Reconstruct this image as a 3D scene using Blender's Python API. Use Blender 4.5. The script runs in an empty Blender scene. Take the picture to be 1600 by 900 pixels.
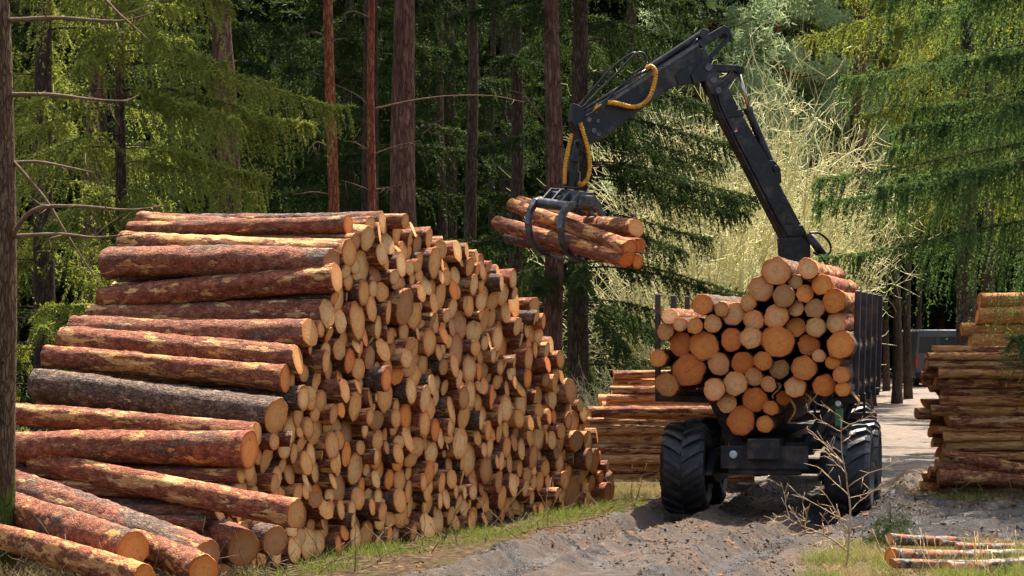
import bpy, math, random
import numpy as np
from mathutils import Vector, Matrix

rng = np.random.default_rng(7)
random.seed(7)
S = bpy.context.scene
COL = S.collection
K = 1.38
F = 2835.0 * K        # focal length in photo pixels; distances below are written in units of K metres
CAMH, HOR = 2.6, 510.0
PI = math.pi


def P(px, py, Y):
    """a point of the place seen at photo pixel (px, py) at distance Y"""
    Y = Y * K
    return np.array([(px - 800) / F * Y, Y, CAMH + (HOR - py) / F * Y])


def unit(v):
    v = np.asarray(v, float)
    return v / (np.linalg.norm(v, axis=-1, keepdims=True) + 1e-12)


# ------------------------------------------------------------------ mesh building
class G:
    def __init__(self):
        self.v, self.f, self.n = [], [], 0

    def add(self, v, f):
        v = np.asarray(v, float).reshape(-1, 3)
        self.v.append(v)
        if isinstance(f, np.ndarray):
            self.f.append(f + self.n)
        else:
            for q in f:
                self.f.append(np.array([q]) + self.n)
        self.n += len(v)
        return self

    def tris(self, v):
        v = np.asarray(v, float).reshape(-1, 3)
        return self.add(v, np.arange(len(v)).reshape(-1, 3))

    def box(self, c, ax, half):
        c = np.asarray(c, float); ax = np.asarray(ax, float)
        vs = [c + ax[0] * half[0] * i + ax[1] * half[1] * j + ax[2] * half[2] * k for i in (-1, 1) for j in (-1, 1) for k in (-1, 1)]
        f = np.array([[0, 1, 3, 2], [4, 6, 7, 5], [0, 4, 5, 1], [2, 3, 7, 6], [0, 2, 6, 4], [1, 5, 7, 3]])
        return self.add(vs, f)

    def beam(self, p0, p1, w, h, up=(0, 0, 1)):
        p0 = np.asarray(p0, float); p1 = np.asarray(p1, float)
        d = unit(p1 - p0); s = unit(np.cross(d, up)); u = np.cross(s, d)
        return self.box((p0 + p1) / 2, [d, s, u], [np.linalg.norm(p1 - p0) / 2, w / 2, h / 2])

    def prism(self, pts, off):
        """closed polygon pts (n,3) extruded by off"""
        pts = np.asarray(pts, float); off = np.asarray(off, float); n = len(pts)
        v = np.vstack([pts, pts + off])
        self.add(v, [list(range(n))[::-1], list(range(n, 2 * n))] + [[i, (i + 1) % n, (i + 1) % n + n, i + n] for i in range(n)])
        return self

    def tube(self, path, rad, n=8, cap=True):
        path = np.asarray(path, float); m = len(path)
        rad = np.broadcast_to(np.asarray(rad, float), (m,))
        t = unit(np.gradient(path, axis=0))
        ref = np.array([0, 0, 1.]) if abs(t[0][2]) < .9 else np.array([1., 0, 0])
        a = unit(np.cross(t, ref)); b = np.cross(t, a)
        th = np.linspace(0, 2 * PI, n, endpoint=False)
        ring = path[:, None] + rad[:, None, None] * (a[:, None] * np.cos(th)[None, :, None] + b[:, None] * np.sin(th)[None, :, None])
        i = np.arange(m - 1)[:, None] * n; j = np.arange(n)[None]; k = (j + 1) % n
        f = np.stack([i + j, i + k, i + n + k, i + n + j], -1).reshape(-1, 4)
        base = self.n
        self.add(ring, f)
        if cap:
            self.f.append(np.array([list(range(n))[::-1]]) + base)
            self.f.append(np.array([[(m - 1) * n + q for q in range(n)]]) + base)
        return self

    def cyl(self, p0, p1, r, n=16):
        return self.tube([p0, p1], r, n)

    def lathe(self, c, axis, prof, n=48):
        """prof: list of (along axis, radius)"""
        c = np.asarray(c, float); d = unit(axis)
        a = unit(np.cross(d, [0, 0, 1.] if abs(d[2]) < .9 else [1., 0, 0])); b = np.cross(d, a)
        th = np.linspace(0, 2 * PI, n, endpoint=False); m = len(prof)
        v = np.array([c + d * x + r * (a * np.cos(t) + b * np.sin(t)) for x, r in prof for t in th])
        i = np.arange(m - 1)[:, None] * n; j = np.arange(n)[None]; k = (j + 1) % n
        return self.add(v, np.stack([i + j, i + k, i + n + k, i + n + j], -1).reshape(-1, 4))

    def mesh(self, name, mat, smooth=True):
        me = bpy.data.meshes.new(name)
        v = np.vstack(self.v)
        me.vertices.add(len(v)); me.vertices.foreach_set('co', v.astype(np.float32).ravel())
        idx = np.concatenate([f.ravel() for f in self.f])
        tot = np.concatenate([np.full(len(f), f.shape[1]) for f in self.f])
        st = np.concatenate([[0], np.cumsum(tot)[:-1]])
        me.loops.add(len(idx)); me.loops.foreach_set('vertex_index', idx.astype(np.int32))
        me.polygons.add(len(tot)); me.polygons.foreach_set('loop_start', st.astype(np.int32))
        me.polygons.foreach_set('use_smooth', np.full(len(tot), bool(smooth)))
        me.update(calc_edges=True)
        if mat: me.materials.append(mat)
        return me

    def obj(self, name, mat, parent=None, smooth=True, bevel=0):
        o = bpy.data.objects.new(name, self.mesh(name, mat, smooth))
        COL.objects.link(o)
        if parent: o.parent = parent
        if bevel:
            m = o.modifiers.new('Bevel', 'BEVEL'); m.width = bevel; m.segments = 2; m.limit_method = 'ANGLE'
            m.angle_limit = math.radians(40)
        return o


def tag(o, label=None, cat=None, group=None, kind=None):
    if label: o['label'] = label
    if cat: o['category'] = cat
    if group: o['group'] = group
    if kind: o['kind'] = kind
    return o


def empty(name, label, cat, loc=(0, 0, 0), group=None):
    o = bpy.data.objects.new(name, None); COL.objects.link(o)
    o.location = loc; o.empty_display_size = .2
    return tag(o, label, cat, group)


def dup(root, label=None):
    c = root.copy(); COL.objects.link(c)
    if label: c['label'] = label
    for ch in list(root.children):
        d = ch.copy(); COL.objects.link(d); d.parent = c
        for gch in list(ch.children):
            e = gch.copy(); COL.objects.link(e); e.parent = d
    return c


def value_noise(x, y, seed, scale):
    r = np.random.default_rng(seed); g = r.random((256, 256))
    u = x / scale + 1000.3; w = y / scale + 1000.7
    i = np.floor(u).astype(int); j = np.floor(w).astype(int); a = u - i; b = w - j
    a = a * a * (3 - 2 * a); b = b * b * (3 - 2 * b)
    q = lambda p, s: g[p % 256, s % 256]
    return (q(i, j) * (1 - a) + q(i + 1, j) * a) * (1 - b) + (q(i, j + 1) * (1 - a) + q(i + 1, j + 1) * a) * b


# ------------------------------------------------------------------ materials
class M:
    def __init__(self, name, rough=.8, spec=.3):
        self.m = bpy.data.materials.new(name); self.m.use_nodes = True
        self.t = self.m.node_tree; self.b = self.t.nodes['Principled BSDF']
        self.b.inputs['Roughness'].default_value = rough
        self.b.inputs['Specular IOR Level'].default_value = spec

    def n(self, kind, **kw):
        x = self.t.nodes.new('ShaderNode' + kind)
        for k, v in kw.items():
            if k.startswith('_'): setattr(x, k[1:], v)
            else: self.set(x.inputs[k.replace('__', ' ')], v)
        return x

    def set(self, s, v):
        if isinstance(v, bpy.types.NodeSocket): self.t.links.new(v, s)
        elif isinstance(v, bpy.types.Node): self.t.links.new(v.outputs[0], s)
        elif isinstance(v, (tuple, list)) and len(v) == 3 and s.type == 'RGBA': s.default_value = (*v, 1)
        else: s.default_value = v

    def noise(self, vec, scale, detail=4, rough=.55):
        x = self.n('TexNoise', Scale=scale, Detail=detail, Roughness=rough)
        if vec is not None: self.set(x.inputs['Vector'], vec)
        return x.outputs[0]

    def ramp(self, fac, stops):
        x = self.n('ValToRGB'); self.set(x.inputs[0], fac); e = x.color_ramp.elements
        while len(e) < len(stops): e.new(.5)
        for el, (p, c) in zip(e, stops):
            el.position = p; el.color = (*c, 1) if isinstance(c, (tuple, list)) else (c, c, c, 1)
        return x.outputs[0]

    def mix(self, fac, a, b, mode='MIX'):
        x = self.n('Mix', _data_type='RGBA', _blend_type=mode)
        self.set(x.inputs[0], fac); self.set(x.inputs[6], a); self.set(x.inputs[7], b)
        return x.outputs[2]

    def math(self, op, a, b=None, c=None):
        x = self.n('Math', _operation=op); self.set(x.inputs[0], a)
        if b is not None: self.set(x.inputs[1], b)
        if c is not None: self.set(x.inputs[2], c)
        return x.outputs[0]

    def src(self):
        """local coordinates, random number, colour and alpha: the object's own, or (for a mesh of many logs) stored on its points"""
        if getattr(self, 'stored', False):
            a = self.n('Attribute', _attribute_name='lc'); t = self.n('Attribute', _attribute_name='tint'); r = self.n('Attribute', _attribute_name='rnd')
            return a.outputs['Vector'], r.outputs['Fac'], t.outputs['Color'], t.outputs['Alpha']
        o = self.n('ObjectInfo')
        return self.n('TexCoord').outputs['Object'], o.outputs['Random'], o.outputs['Color'], o.outputs['Alpha']

    def obvec(self, scale=(1, 1, 1), rand=40.0):
        """local coordinates, shifted by each log's own random number"""
        self.loc, self.rnd, self.col, self.alpha = self.src()
        mp = self.n('Mapping', Vector=self.loc, Scale=scale)
        k = self.math('MULTIPLY', self.rnd, rand)
        va = self.n('VectorMath', _operation='ADD'); self.set(va.inputs[0], mp.outputs[0]); self.set(va.inputs[1], k)
        return va.outputs[0]

    def bump(self, h, strength=.5, dist=.02):
        x = self.n('Bump', Strength=strength, Distance=dist, Height=h)
        self.set(self.b.inputs['Normal'], x.outputs[0])

    def color(self, c): self.set(self.b.inputs['Base Color'], c); return self

    def rough(self, c): self.set(self.b.inputs['Roughness'], c)


def mat_log(stored=False):
    m = M('pine_bark_log', .8, .25); m.stored = stored
    v = m.obvec((.15, .15, .30)); vz = m.obvec((.15, .15, .8))
    al = m.alpha
    big = m.noise(v, 4.2, 5, .6); fine = m.noise(vz, 34, 6, .7); mid = m.noise(v, 16, 5, .6); flake = m.noise(vz, 13, 3, .5)
    vor = m.n('TexVoronoi', _feature='DISTANCE_TO_EDGE', Scale=24.0); m.set(vor.inputs['Vector'], m.mix(.12, v, m.n('TexNoise', Scale=20.0, Vector=v).outputs['Color']))
    crack = m.ramp(vor.outputs['Distance'], [(.0, 0.0), (.12, 1.0)])
    t = m.math('ADD', m.math('MULTIPLY', fine, .55), m.math('MULTIPLY', flake, .45))
    red = m.ramp(t, [(.32, (.075, .018, .009)), (.46, (.23, .058, .022)), (.56, (.38, .115, .045)), (.68, (.52, .25, .13))])
    dark = m.mix(m.math('MULTIPLY', m.math('SUBTRACT', 1.0, crack), .75), m.ramp(t, [(.34, (.05, .026, .016)), (.5, (.14, .082, .05)), (.66, (.34, .24, .16))]), (.022, .013, .010))
    sel = m.math('ADD', big, m.math('MULTIPLY', m.math('SUBTRACT', .40, al), .8))
    bark = m.mix(m.ramp(sel, [(.5, 0.0), (.62, 1.0)]), red, dark)
    rv = m.math('FRACT', m.math('MULTIPLY', m.rnd, 17.3)); bark = m.mix(m.math('MULTIPLY', rv, .30), bark, m.mix(t, (.03, .018, .012), (.20, .13, .09)))
    pm = m.math('ADD', m.math('ADD', m.noise(v, 7.5, 7, .66), m.math('MULTIPLY', m.math('SUBTRACT', mid, .5), .12)), m.math('MULTIPLY', m.math('SUBTRACT', al, .5), .26))
    mask = m.ramp(pm, [(.548, 0.0), (.566, 1.0)])
    peel = m.ramp(mid, [(.3, (.42, .15, .045)), (.48, (.62, .30, .10)), (.62, (.74, .45, .19)), (.75, (.82, .62, .38))])
    peel = m.mix(.45, peel, m.mix(1.0, m.col, m.ramp(mid, [(.3, .55), (.7, 1.0)]), 'MULTIPLY'))
    m.color(m.mix(mask, bark, peel))
    h = m.math('ADD', m.math('MULTIPLY', t, .9), m.math('MULTIPLY', crack, .25))
    h = m.math('SUBTRACT', h, m.math('MULTIPLY', mask, .5))
    m.bump(h, 1.0, .045)
    return m.m


def mat_end(stored=False):
    m = M('sawn_log_end', .75, .2); m.stored = stored
    v = m.obvec((1, 1, 1))
    wob = m.noise(v, 1.6, 3)
    sx = m.n('SeparateXYZ', Vector=m.loc)
    x = m.math('ADD', sx.outputs[0], m.math('MULTIPLY', m.math('SUBTRACT', wob, .5), .45)); y = m.math('ADD', sx.outputs[1], m.math('MULTIPLY', m.math('SUBTRACT', m.noise(v, 1.3, 2), .5), .4))
    r = m.math('SQRT', m.math('ADD', m.math('MULTIPLY', x, x), m.math('MULTIPLY', y, y)))
    rings = m.math('SINE', m.math('MULTIPLY', r, 62.0))
    tint = m.ramp(r, [(0.0, (.62, .46, .32)), (.06, (1, .96, .9)), (.45, (1, 1, 1)), (.62, (.94, .80, .62)), (.8, (.90, .72, .52)), (.93, (.86, .62, .42)), (.99, (.5, .28, .16))])
    c = m.mix(1.0, m.col, tint, 'MULTIPLY')
    c = m.mix(m.math('MULTIPLY', m.math('ADD', rings, 1.0), .07), c, (.25, .10, .03))
    saw = m.n('TexNoise', Scale=4.0, Detail=5.0, Vector=m.n('Mapping', Vector=v, Scale=(1.0, 5.0, 1.0)))
    c = m.mix(m.math('MULTIPLY', saw.outputs[0], .22), c, (.3, .14, .05))
    c = m.mix(m.math('MULTIPLY', m.math('FRACT', m.math('MULTIPLY', m.rnd, 31.7)), .17), c, (.28, .155, .075))
    ang = m.math('ARCTAN2', y, x); cv = m.n('CombineXYZ', X=m.math('ADD', m.math('MULTIPLY', ang, 2.2), m.math('MULTIPLY', m.rnd, 90.0)), Y=m.math('MULTIPLY', r, .5))
    crk = m.math('MULTIPLY', m.ramp(m.noise(cv.outputs[0], 2.6, 2, .4), [(.655, 0.0), (.69, 1.0)]), m.ramp(r, [(.05, 1.0), (.85, .15)]))
    c = m.mix(m.math('MULTIPLY', crk, .75), c, (.09, .04, .018))
    dirt = m.ramp(m.noise(v, 2.6, 6, .7), [(.52, 0.0), (.72, .65)])
    c = m.mix(dirt, c, (.20, .09, .04))
    m.color(c); m.bump(m.math('ADD', saw.outputs[0], m.noise(v, 6, 5)), .3, .02)
    return m.m


def mat_trunk(name, cols, vscale=19, moss=0):
    m = M(name, .9, .15)
    v = m.obvec((1, 1, .22)); f = m.noise(v, 24, 7, .7); big = m.noise(v, 3, 3)
    vor = m.n('TexVoronoi', _feature='DISTANCE_TO_EDGE', Scale=vscale); m.set(vor.inputs['Vector'], m.mix(.10, v, m.n('TexNoise', Scale=14.0, Detail=4.0, Vector=v).outputs['Color']))
    e = m.ramp(vor.outputs['Distance'], [(0, 0.0), (.18, 1.0)])
    c = m.ramp(m.math('ADD', m.math('MULTIPLY', f, .7), m.math('MULTIPLY', big, .3)), [(.35, cols[0]), (.52, cols[1]), (.68, cols[2])])
    c = m.mix(m.math('MULTIPLY', m.math('SUBTRACT', 1.0, e), .48), c, tuple(q * .3 for q in cols[0]))
    if moss:
        tc = m.n('TexCoord'); s = m.n('SeparateXYZ', Vector=tc.outputs['Object'])
        k = m.math('ADD', m.math('MULTIPLY', m.math('SUBTRACT', moss, s.outputs[2]), .8), m.math('MULTIPLY', m.math('SUBTRACT', m.noise(v, 9, 5), .5), 2.2))
        c = m.mix(m.ramp(k, [(.3, 0.0), (.6, 1.0)]), c, m.mix(m.noise(v, 60, 3), (.03, .05, .008), (.12, .17, .02)))
    m.color(c); m.bump(m.math('ADD', f, e), .9, .04)
    return m.m


def mat_leaf(name, lo, hi, trans, tmix=.4, scale=1.2):
    m = M(name, .65, .12)
    tc = m.n('TexCoord')
    f = m.noise(tc.outputs['Object'], scale, 5, .7); f2 = m.noise(tc.outputs['Object'], 14, 2)
    c = m.mix(m.math('ADD', m.math('MULTIPLY', m.ramp(f, [(.35, 0.0), (.65, 1.0)]), .6), m.math('MULTIPLY', f2, .4)), lo, hi)
    m.color(c)
    tr = m.n('BsdfTranslucent', Color=m.mix(.5, c, trans, 'MIX'))
    mx = m.n('MixShader', Fac=tmix); m.set(mx.inputs[1], m.b.outputs[0]); m.set(mx.inputs[2], tr.outputs[0])
    m.set(m.t.nodes['Material Output'].inputs['Surface'], mx.outputs[0])
    return m.m


def mat_plain(name, a, b, scale=8, rough=.6, spec=.4, metal=0, bumpk=.15, dirt=None, stretch=(1, 1, 1)):
    m = M(name, rough, spec); v = m.obvec(stretch, 9.0)
    f = m.noise(v, scale, 5, .6); c = m.mix(m.ramp(f, [(.3, 0.0), (.7, 1.0)]), a, b)
    if dirt: c = m.mix(m.ramp(m.noise(v, scale * .6, 6, .7), [(.5, 0.0), (.64, .8)]), c, dirt)
    m.color(c); m.b.inputs['Metallic'].default_value = metal
    if bumpk: m.bump(f, bumpk, .02)
    return m.m


MLOG, MEND, MLOG_S, MEND_S = mat_log(), mat_end(), mat_log(True), mat_end(True)
MPINE = mat_trunk('pine_bark', [(.085, .038, .024), (.20, .095, .062), (.34, .20, .145)], 13)
MPINE_ORANGE = mat_trunk('young_pine_bark', [(.15, .045, .02), (.36, .115, .045), (.48, .24, .14)], 26)
MSPRUCE_BARK = mat_trunk('spruce_bark', [(.05, .032, .022), (.13, .085, .055), (.22, .15, .10)], 24)
MMOSSY = mat_trunk('mossy_bark', [(.06, .035, .018), (.17, .10, .05), (.26, .17, .09)], 26, moss=1.35)
MTWIG = mat_plain('dead_twig', (.10, .06, .035), (.22, .15, .09), 12, .9, .1)
MSPRUCE = mat_leaf('shade_tone_spruce_needles', (.010, .024, .007), (.040, .068, .016), (.11, .17, .02), .26)  # darkest of three spruce copies: forest shade put into the needle colour
MSPRUCE_SUN = mat_leaf('sun_tone_spruce_needles', (.034, .062, .013), (.145, .185, .035), (.58, .60, .09), .45)  # same needles with sun and backlight put into the colour
MSPRUCE_HALF = mat_leaf('half_lit_tone_spruce_needles', (.016, .042, .016), (.072, .125, .038), (.26, .42, .085), .38)  # painted tone between the sunlit and the shaded spruce copies
MPINE_L = mat_leaf('pine_needles', (.05, .085, .03), (.16, .21, .08), (.36, .42, .12), .4)
MFAR = mat_leaf('far_needles', (.007, .017, .005), (.030, .052, .014), (.09, .14, .02), .25, .35)
MWILLOW = mat_plain('willow_twigs', (.38, .36, .12), (.84, .77, .46), 1.6, .8, .2, 0, 0)
MBLACK = mat_plain('black_paint', (.005, .005, .006), (.011, .011, .013), 5, .36, .35, 0, .06, (.075, .06, .048))
MCHASSIS = mat_plain('muddy_black_steel', (.010, .009, .008), (.022, .018, .016), 6, .6, .35, 0, .3, (.10, .06, .04))
MTYRE = mat_plain('muddy_rubber', (.011, .010, .010), (.026, .023, .022), 9, .5, .4, 0, .5, (.06, .046, .038))
MYELLOW = mat_plain('yellow_hose_guard', (.55, .25, .008), (.72, .36, .02), 26, .5, .4, 0, .1, (.10, .06, .02))
MSTEEL = mat_plain('worn_steel', (.05, .05, .055), (.16, .155, .15), 9, .38, .5, .7, .1, (.05, .04, .035))
MCHROME = mat_plain('cylinder_rod', (.45, .36, .25), (.6, .5, .38), 9, .25, .6, .9, 0)
MGREEN = mat_plain('green_paint', (.015, .12, .03), (.02, .16, .04), 9, .4, .5, 0, .05, (.08, .06, .04))
MGLASS_LAMP = mat_plain('lamp_glass', (.45, .45, .42), (.6, .6, .58), 20, .2, .5, 0, 0)
MSTAKE = mat_plain('stake_steel', (.016, .013, .013), (.045, .035, .032), 8, .5, .4, 0, .2, (.12, .05, .03))
MBIRCH = None


def mat_birch():
    m = M('birch_bark', .8, .2); v = m.obvec((.09, .09, .5))
    f = m.noise(v, 30, 5, .65); big = m.noise(v, 9, 5, .65); b2 = m.noise(v, 5, 5, .6)
    c = m.ramp(f, [(.35, (.07, .05, .035)), (.5, (.20, .15, .105)), (.7, (.44, .38, .30))])
    c = m.mix(m.ramp(big, [(.50, 0.0), (.54, 1.0)]), c, (.05, .035, .028))
    c = m.mix(m.ramp(b2, [(.54, 0.0), (.58, 1.0)]), c, m.ramp(f, [(.35, (.20, .045, .014)), (.65, (.38, .13, .045))]))
    m.color(c); m.bump(f, .5, .02)
    return m.m


MBIRCH = mat_birch()

# ------------------------------------------------------------------ camera, light, sky
cam = bpy.data.cameras.new('camera'); co = bpy.data.objects.new('camera', cam); COL.objects.link(co)
co.location = (0, 0, CAMH); co.rotation_euler = (PI / 2, 0, 0)
cam.sensor_width = 36; cam.lens = F / 1600 * 36; cam.shift_y = (HOR - 450) / 1600; cam.clip_end = 3000
S.camera = co
SUN_AZ, SUN_EL = np.array([.32, .95]), math.radians(64)
sd = np.array([*unit(SUN_AZ) * math.cos(SUN_EL), math.sin(SUN_EL)])
su = bpy.data.lights.new('sun', 'SUN'); su.energy = 5.0; su.angle = math.radians(.6); su.color = (1, .93, .82)
so = bpy.data.objects.new('sun', su); COL.objects.link(so)
so.rotation_euler = Vector(-sd).to_track_quat('-Z', 'Y').to_euler(); so.location = (0, 0, 30)
w = bpy.data.worlds.new('World'); S.world = w; w.use_nodes = True
sk = w.node_tree.nodes.new('ShaderNodeTexSky'); sk.sky_type = 'NISHITA'; sk.sun_disc = False
sk.dust_density = 4.0; sk.ozone_density = .6; sk.sun_elevation = SUN_EL; sk.sun_rotation = math.atan2(sd[0], sd[1])
bg = w.node_tree.nodes['Background']; w.node_tree.links.new(sk.outputs[0], bg.inputs[0]); bg.inputs[1].default_value = .125
S.view_settings.view_transform = 'Standard'; S.view_settings.look = 'None'
S.view_settings.exposure = 1.5; S.view_settings.gamma = 1
S.render.engine = 'CYCLES'
cy = S.cycles
cy.use_denoising = True; cy.max_bounces = 6; cy.diffuse_bounces = 3; cy.glossy_bounces = 2; cy.transmission_bounces = 4
cy.sample_clamp_indirect = 6; cy.caustics_reflective = False; cy.caustics_refractive = False

# ------------------------------------------------------------------ ground and road
YC = np.array([10, 19, 21.5, 25, 35, 50, 79, 110, 400.]); XC = np.array([-2.6, .95, 1.85, 3.45, 6.3, 10.6, 17.5, 22, 60.])
WC = np.array([2.4, 2.3, 2.3, 2.35, 2.4, 2.6, 2.8, 3, 3.]); YC = YC * K


def road_fields(x, y):
    c = np.interp(y, YC, XC); wd = np.interp(y, YC, WC)
    d = x - c
    n = (value_noise(x, y, 3, 1.1) - .5) * 1.0 + (value_noise(x, y, 4, .3) - .5) * .5
    road = np.clip((wd - np.abs(d) + n * .8) / .5, 0, 1)
    # side track of wet mud, going off to the right of the machine
    c2 = (24.7 - .1 * (x - 6)) * K; side = np.clip((3.3 - np.abs(y - c2) + n * .7) / .4, 0, 1) * np.clip((x - 3.8) / .6, 0, 1) * np.clip((15 - x) / 1, 0, 1)
    return d, road, side


def ground_h(x, y):
    x = np.asarray(x, float); y = np.asarray(y, float)
    d, road, side = road_fields(x, y)
    near = np.clip((36 * K - y) / 8, 0, 1)
    h = (value_noise(x, y, 11, 3.0) - .5) * .10 + (value_noise(x, y, 12, .8) - .5) * .05
    h = h + (value_noise(x, y, 13, .22) - .5) * .03 * near
    mud = np.maximum(road, side)
    h = h * (1 - .65 * mud) * (.3 + .7 * near)
    # wheel ruts with thrown-up ridges and tread bars
    for s0 in (-1.12, 1.12):
        q = np.abs(d - s0 + (value_noise(x * 0, y, 21, 2.0) - .5) * .3)
        h = h - .13 * np.exp(-(q / .30) ** 4) * road * near + .11 * np.exp(-((q - .52) / .16) ** 2) * road * near * (.4 + 1.2 * value_noise(x, y, 22, .5))
        bars = np.sin((y * 1.0 + np.abs(d - s0) * .8) * 2 * PI / .17)
        h = h + .020 * bars * np.exp(-(q / .34) ** 4) * road * near * (value_noise(x, y, 23, 1.3) > .4)
    lump = value_noise(x, y, 24, .12) * .018 + value_noise(x, y, 25, .31) * .018
    h = h + (value_noise(x, y, 28, .075) - .5) * .026 * mud * near * value_noise(x, y, 29, .7)
    h = h + lump * mud * near * np.clip(value_noise(x, y, 26, 1.5) * 2 - .4, .15, 1)
    h = h + side * near * (.06 * np.sin((y + .25 * x) * 2 * PI / .75) + (value_noise(x * .5, y, 27, .16) - .5) * .12)
    return h - .03


def spaced(lo, a, b, hi, step, grow=1.12):
    core = list(np.arange(a, b, step)); s = step; q = a
    left = []
    while q > lo: s *= grow; q -= s; left.append(q)
    s = step; q = core[-1]; right = []
    while q < hi: s *= grow; q += s; right.append(q)
    return np.array(left[::-1] + core + right)


gx = spaced(-400, -6, 12, 400, .05); gy = spaced(-60, 18.0 * K, 33 * K, 1200, .06, 1.09)
XX, YY = np.meshgrid(gx, gy)
ZZ = ground_h(XX, YY)
nx = len(gx); idx = np.arange(len(gy) * nx).reshape(len(gy), nx)
quads = np.stack([idx[:-1, :-1], idx[:-1, 1:], idx[1:, 1:], idx[1:, :-1]], -1).reshape(-1, 4)
V = np.stack([XX, YY, ZZ], -1).reshape(-1, 3)
dF, roadF, sideF = road_fields(XX, YY); mudF = np.maximum(roadF, sideF)
wetN = np.clip(sideF + np.exp(-((XX - 3.9) / 1.3) ** 2 - ((YY / K - 26.3) / 2.2) ** 2) + np.exp(-((XX - 5.7) / .8) ** 2 - ((YY / K - 27.5) / 3.5) ** 2), 0, 1) * mudF
for s0_ in (-1.12, 1.12):
    wetN = np.maximum(wetN, .62 * np.exp(-(np.abs(dF - s0_ + (value_noise(XX * 0, YY, 21, 2.0) - .5) * .3) / .36) ** 4) * roadF * (YY < 36 * K) * (.5 + .7 * value_noise(XX, YY, 31, 1.2)))
cent = mudF.reshape(-1)[quads].mean(1)


def mat_ground():
    m = M('forest_floor', .95, .1)
    tc = m.n('TexCoord'); v = tc.outputs['Object']
    f = m.noise(v, 9, 6, .65); b = m.noise(v, .9, 4); fine = m.noise(v, 60, 4, .7)
    c = m.ramp(f, [(.34, (.022, .013, .007)), (.5, (.075, .045, .022)), (.66, (.17, .11, .055))])
    g = m.ramp(fine, [(.3, (.025, .035, .008)), (.7, (.085, .10, .022))])
    c = m.mix(m.ramp(m.math('ADD', b, m.math('MULTIPLY', f, .3)), [(.66, 0.0), (.8, .5)]), c, g)
    m.color(c); m.bump(m.math('ADD', f, fine), .8, .05)
    return m.m


def mat_mud():
    m = M('road_mud', .85, .4)
    tc = m.n('TexCoord'); v = tc.outputs['Object']
    at = m.n('Attribute', _attribute_name='wet'); wet = at.outputs['Fac']
    f = m.noise(v, 3.5, 9, .72); fine = m.noise(v, 30, 7, .75); b = m.noise(v, .7, 4); grit = m.noise(v, 90, 3, .6)
    t = m.math('ADD', m.math('ADD', m.math('MULTIPLY', f, .4), m.math('MULTIPLY', fine, .4)), m.math('MULTIPLY', grit, .2))
    dry = m.ramp(t, [(.40, (.012, .007, .004)), (.47, (.040, .025, .016)), (.53, (.085, .054, .031)), (.62, (.18, .122, .072))])
    dry = m.mix(m.ramp(b, [(.46, 0.0), (.62, .8)]), dry, m.ramp(fine, [(.38, (.035, .02, .012)), (.6, (.16, .088, .045))]))
    dry = m.mix(m.ramp(m.noise(v, 1.7, 5, .7), [(.5, 0.0), (.62, .75)]), dry, m.ramp(fine, [(.4, (.024, .016, .010)), (.6, (.066, .045, .029))]))
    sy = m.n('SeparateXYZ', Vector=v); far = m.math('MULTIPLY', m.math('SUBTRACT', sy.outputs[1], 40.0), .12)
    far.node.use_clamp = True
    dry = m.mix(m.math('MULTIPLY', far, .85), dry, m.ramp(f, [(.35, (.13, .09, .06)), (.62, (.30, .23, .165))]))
    pud = m.ramp(m.noise(v, .55, 4, .6), [(.47, 0.0), (.6, .62)]); wet = m.math('MAXIMUM', wet, pud)
    wm = m.ramp(m.math('ADD', wet, m.math('MULTIPLY', m.math('SUBTRACT', f, .5), .8)), [(.35, 0.0), (.6, 1.0)])
    wc = m.ramp(f, [(.35, (.018, .013, .010)), (.65, (.07, .054, .043))])
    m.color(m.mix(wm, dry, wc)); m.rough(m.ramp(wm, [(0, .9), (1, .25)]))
    m.b.inputs['Specular IOR Level'].default_value = .5
    m.bump(m.math('ADD', f, m.math('ADD', m.math('MULTIPLY', fine, .6), m.math('MULTIPLY', grit, .25))), 1.0, .08)
    return m.m


def sub_sheet(name, keep, mat, label):
    q = quads[keep]; used = np.unique(q); re = np.full(len(V), -1); re[used] = np.arange(len(used))
    o = G().add(V[used], re[q]).obj(name, mat); o['kind'] = 'structure'; o['label'] = label
    at = o.data.attributes.new('wet', 'FLOAT', 'POINT'); at.data.foreach_set('value', wetN.reshape(-1)[used].astype(np.float32))
    return o


sub_sheet('ground', cent <= .5, mat_ground(), 'brown forest floor with needle litter and grass under the trees')
sub_sheet('mud_road', cent > .5, mat_mud(), 'rutted grey mud track running past the log stack into the forest')

# ------------------------------------------------------------------ logs
LOGL = 3.2


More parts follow.
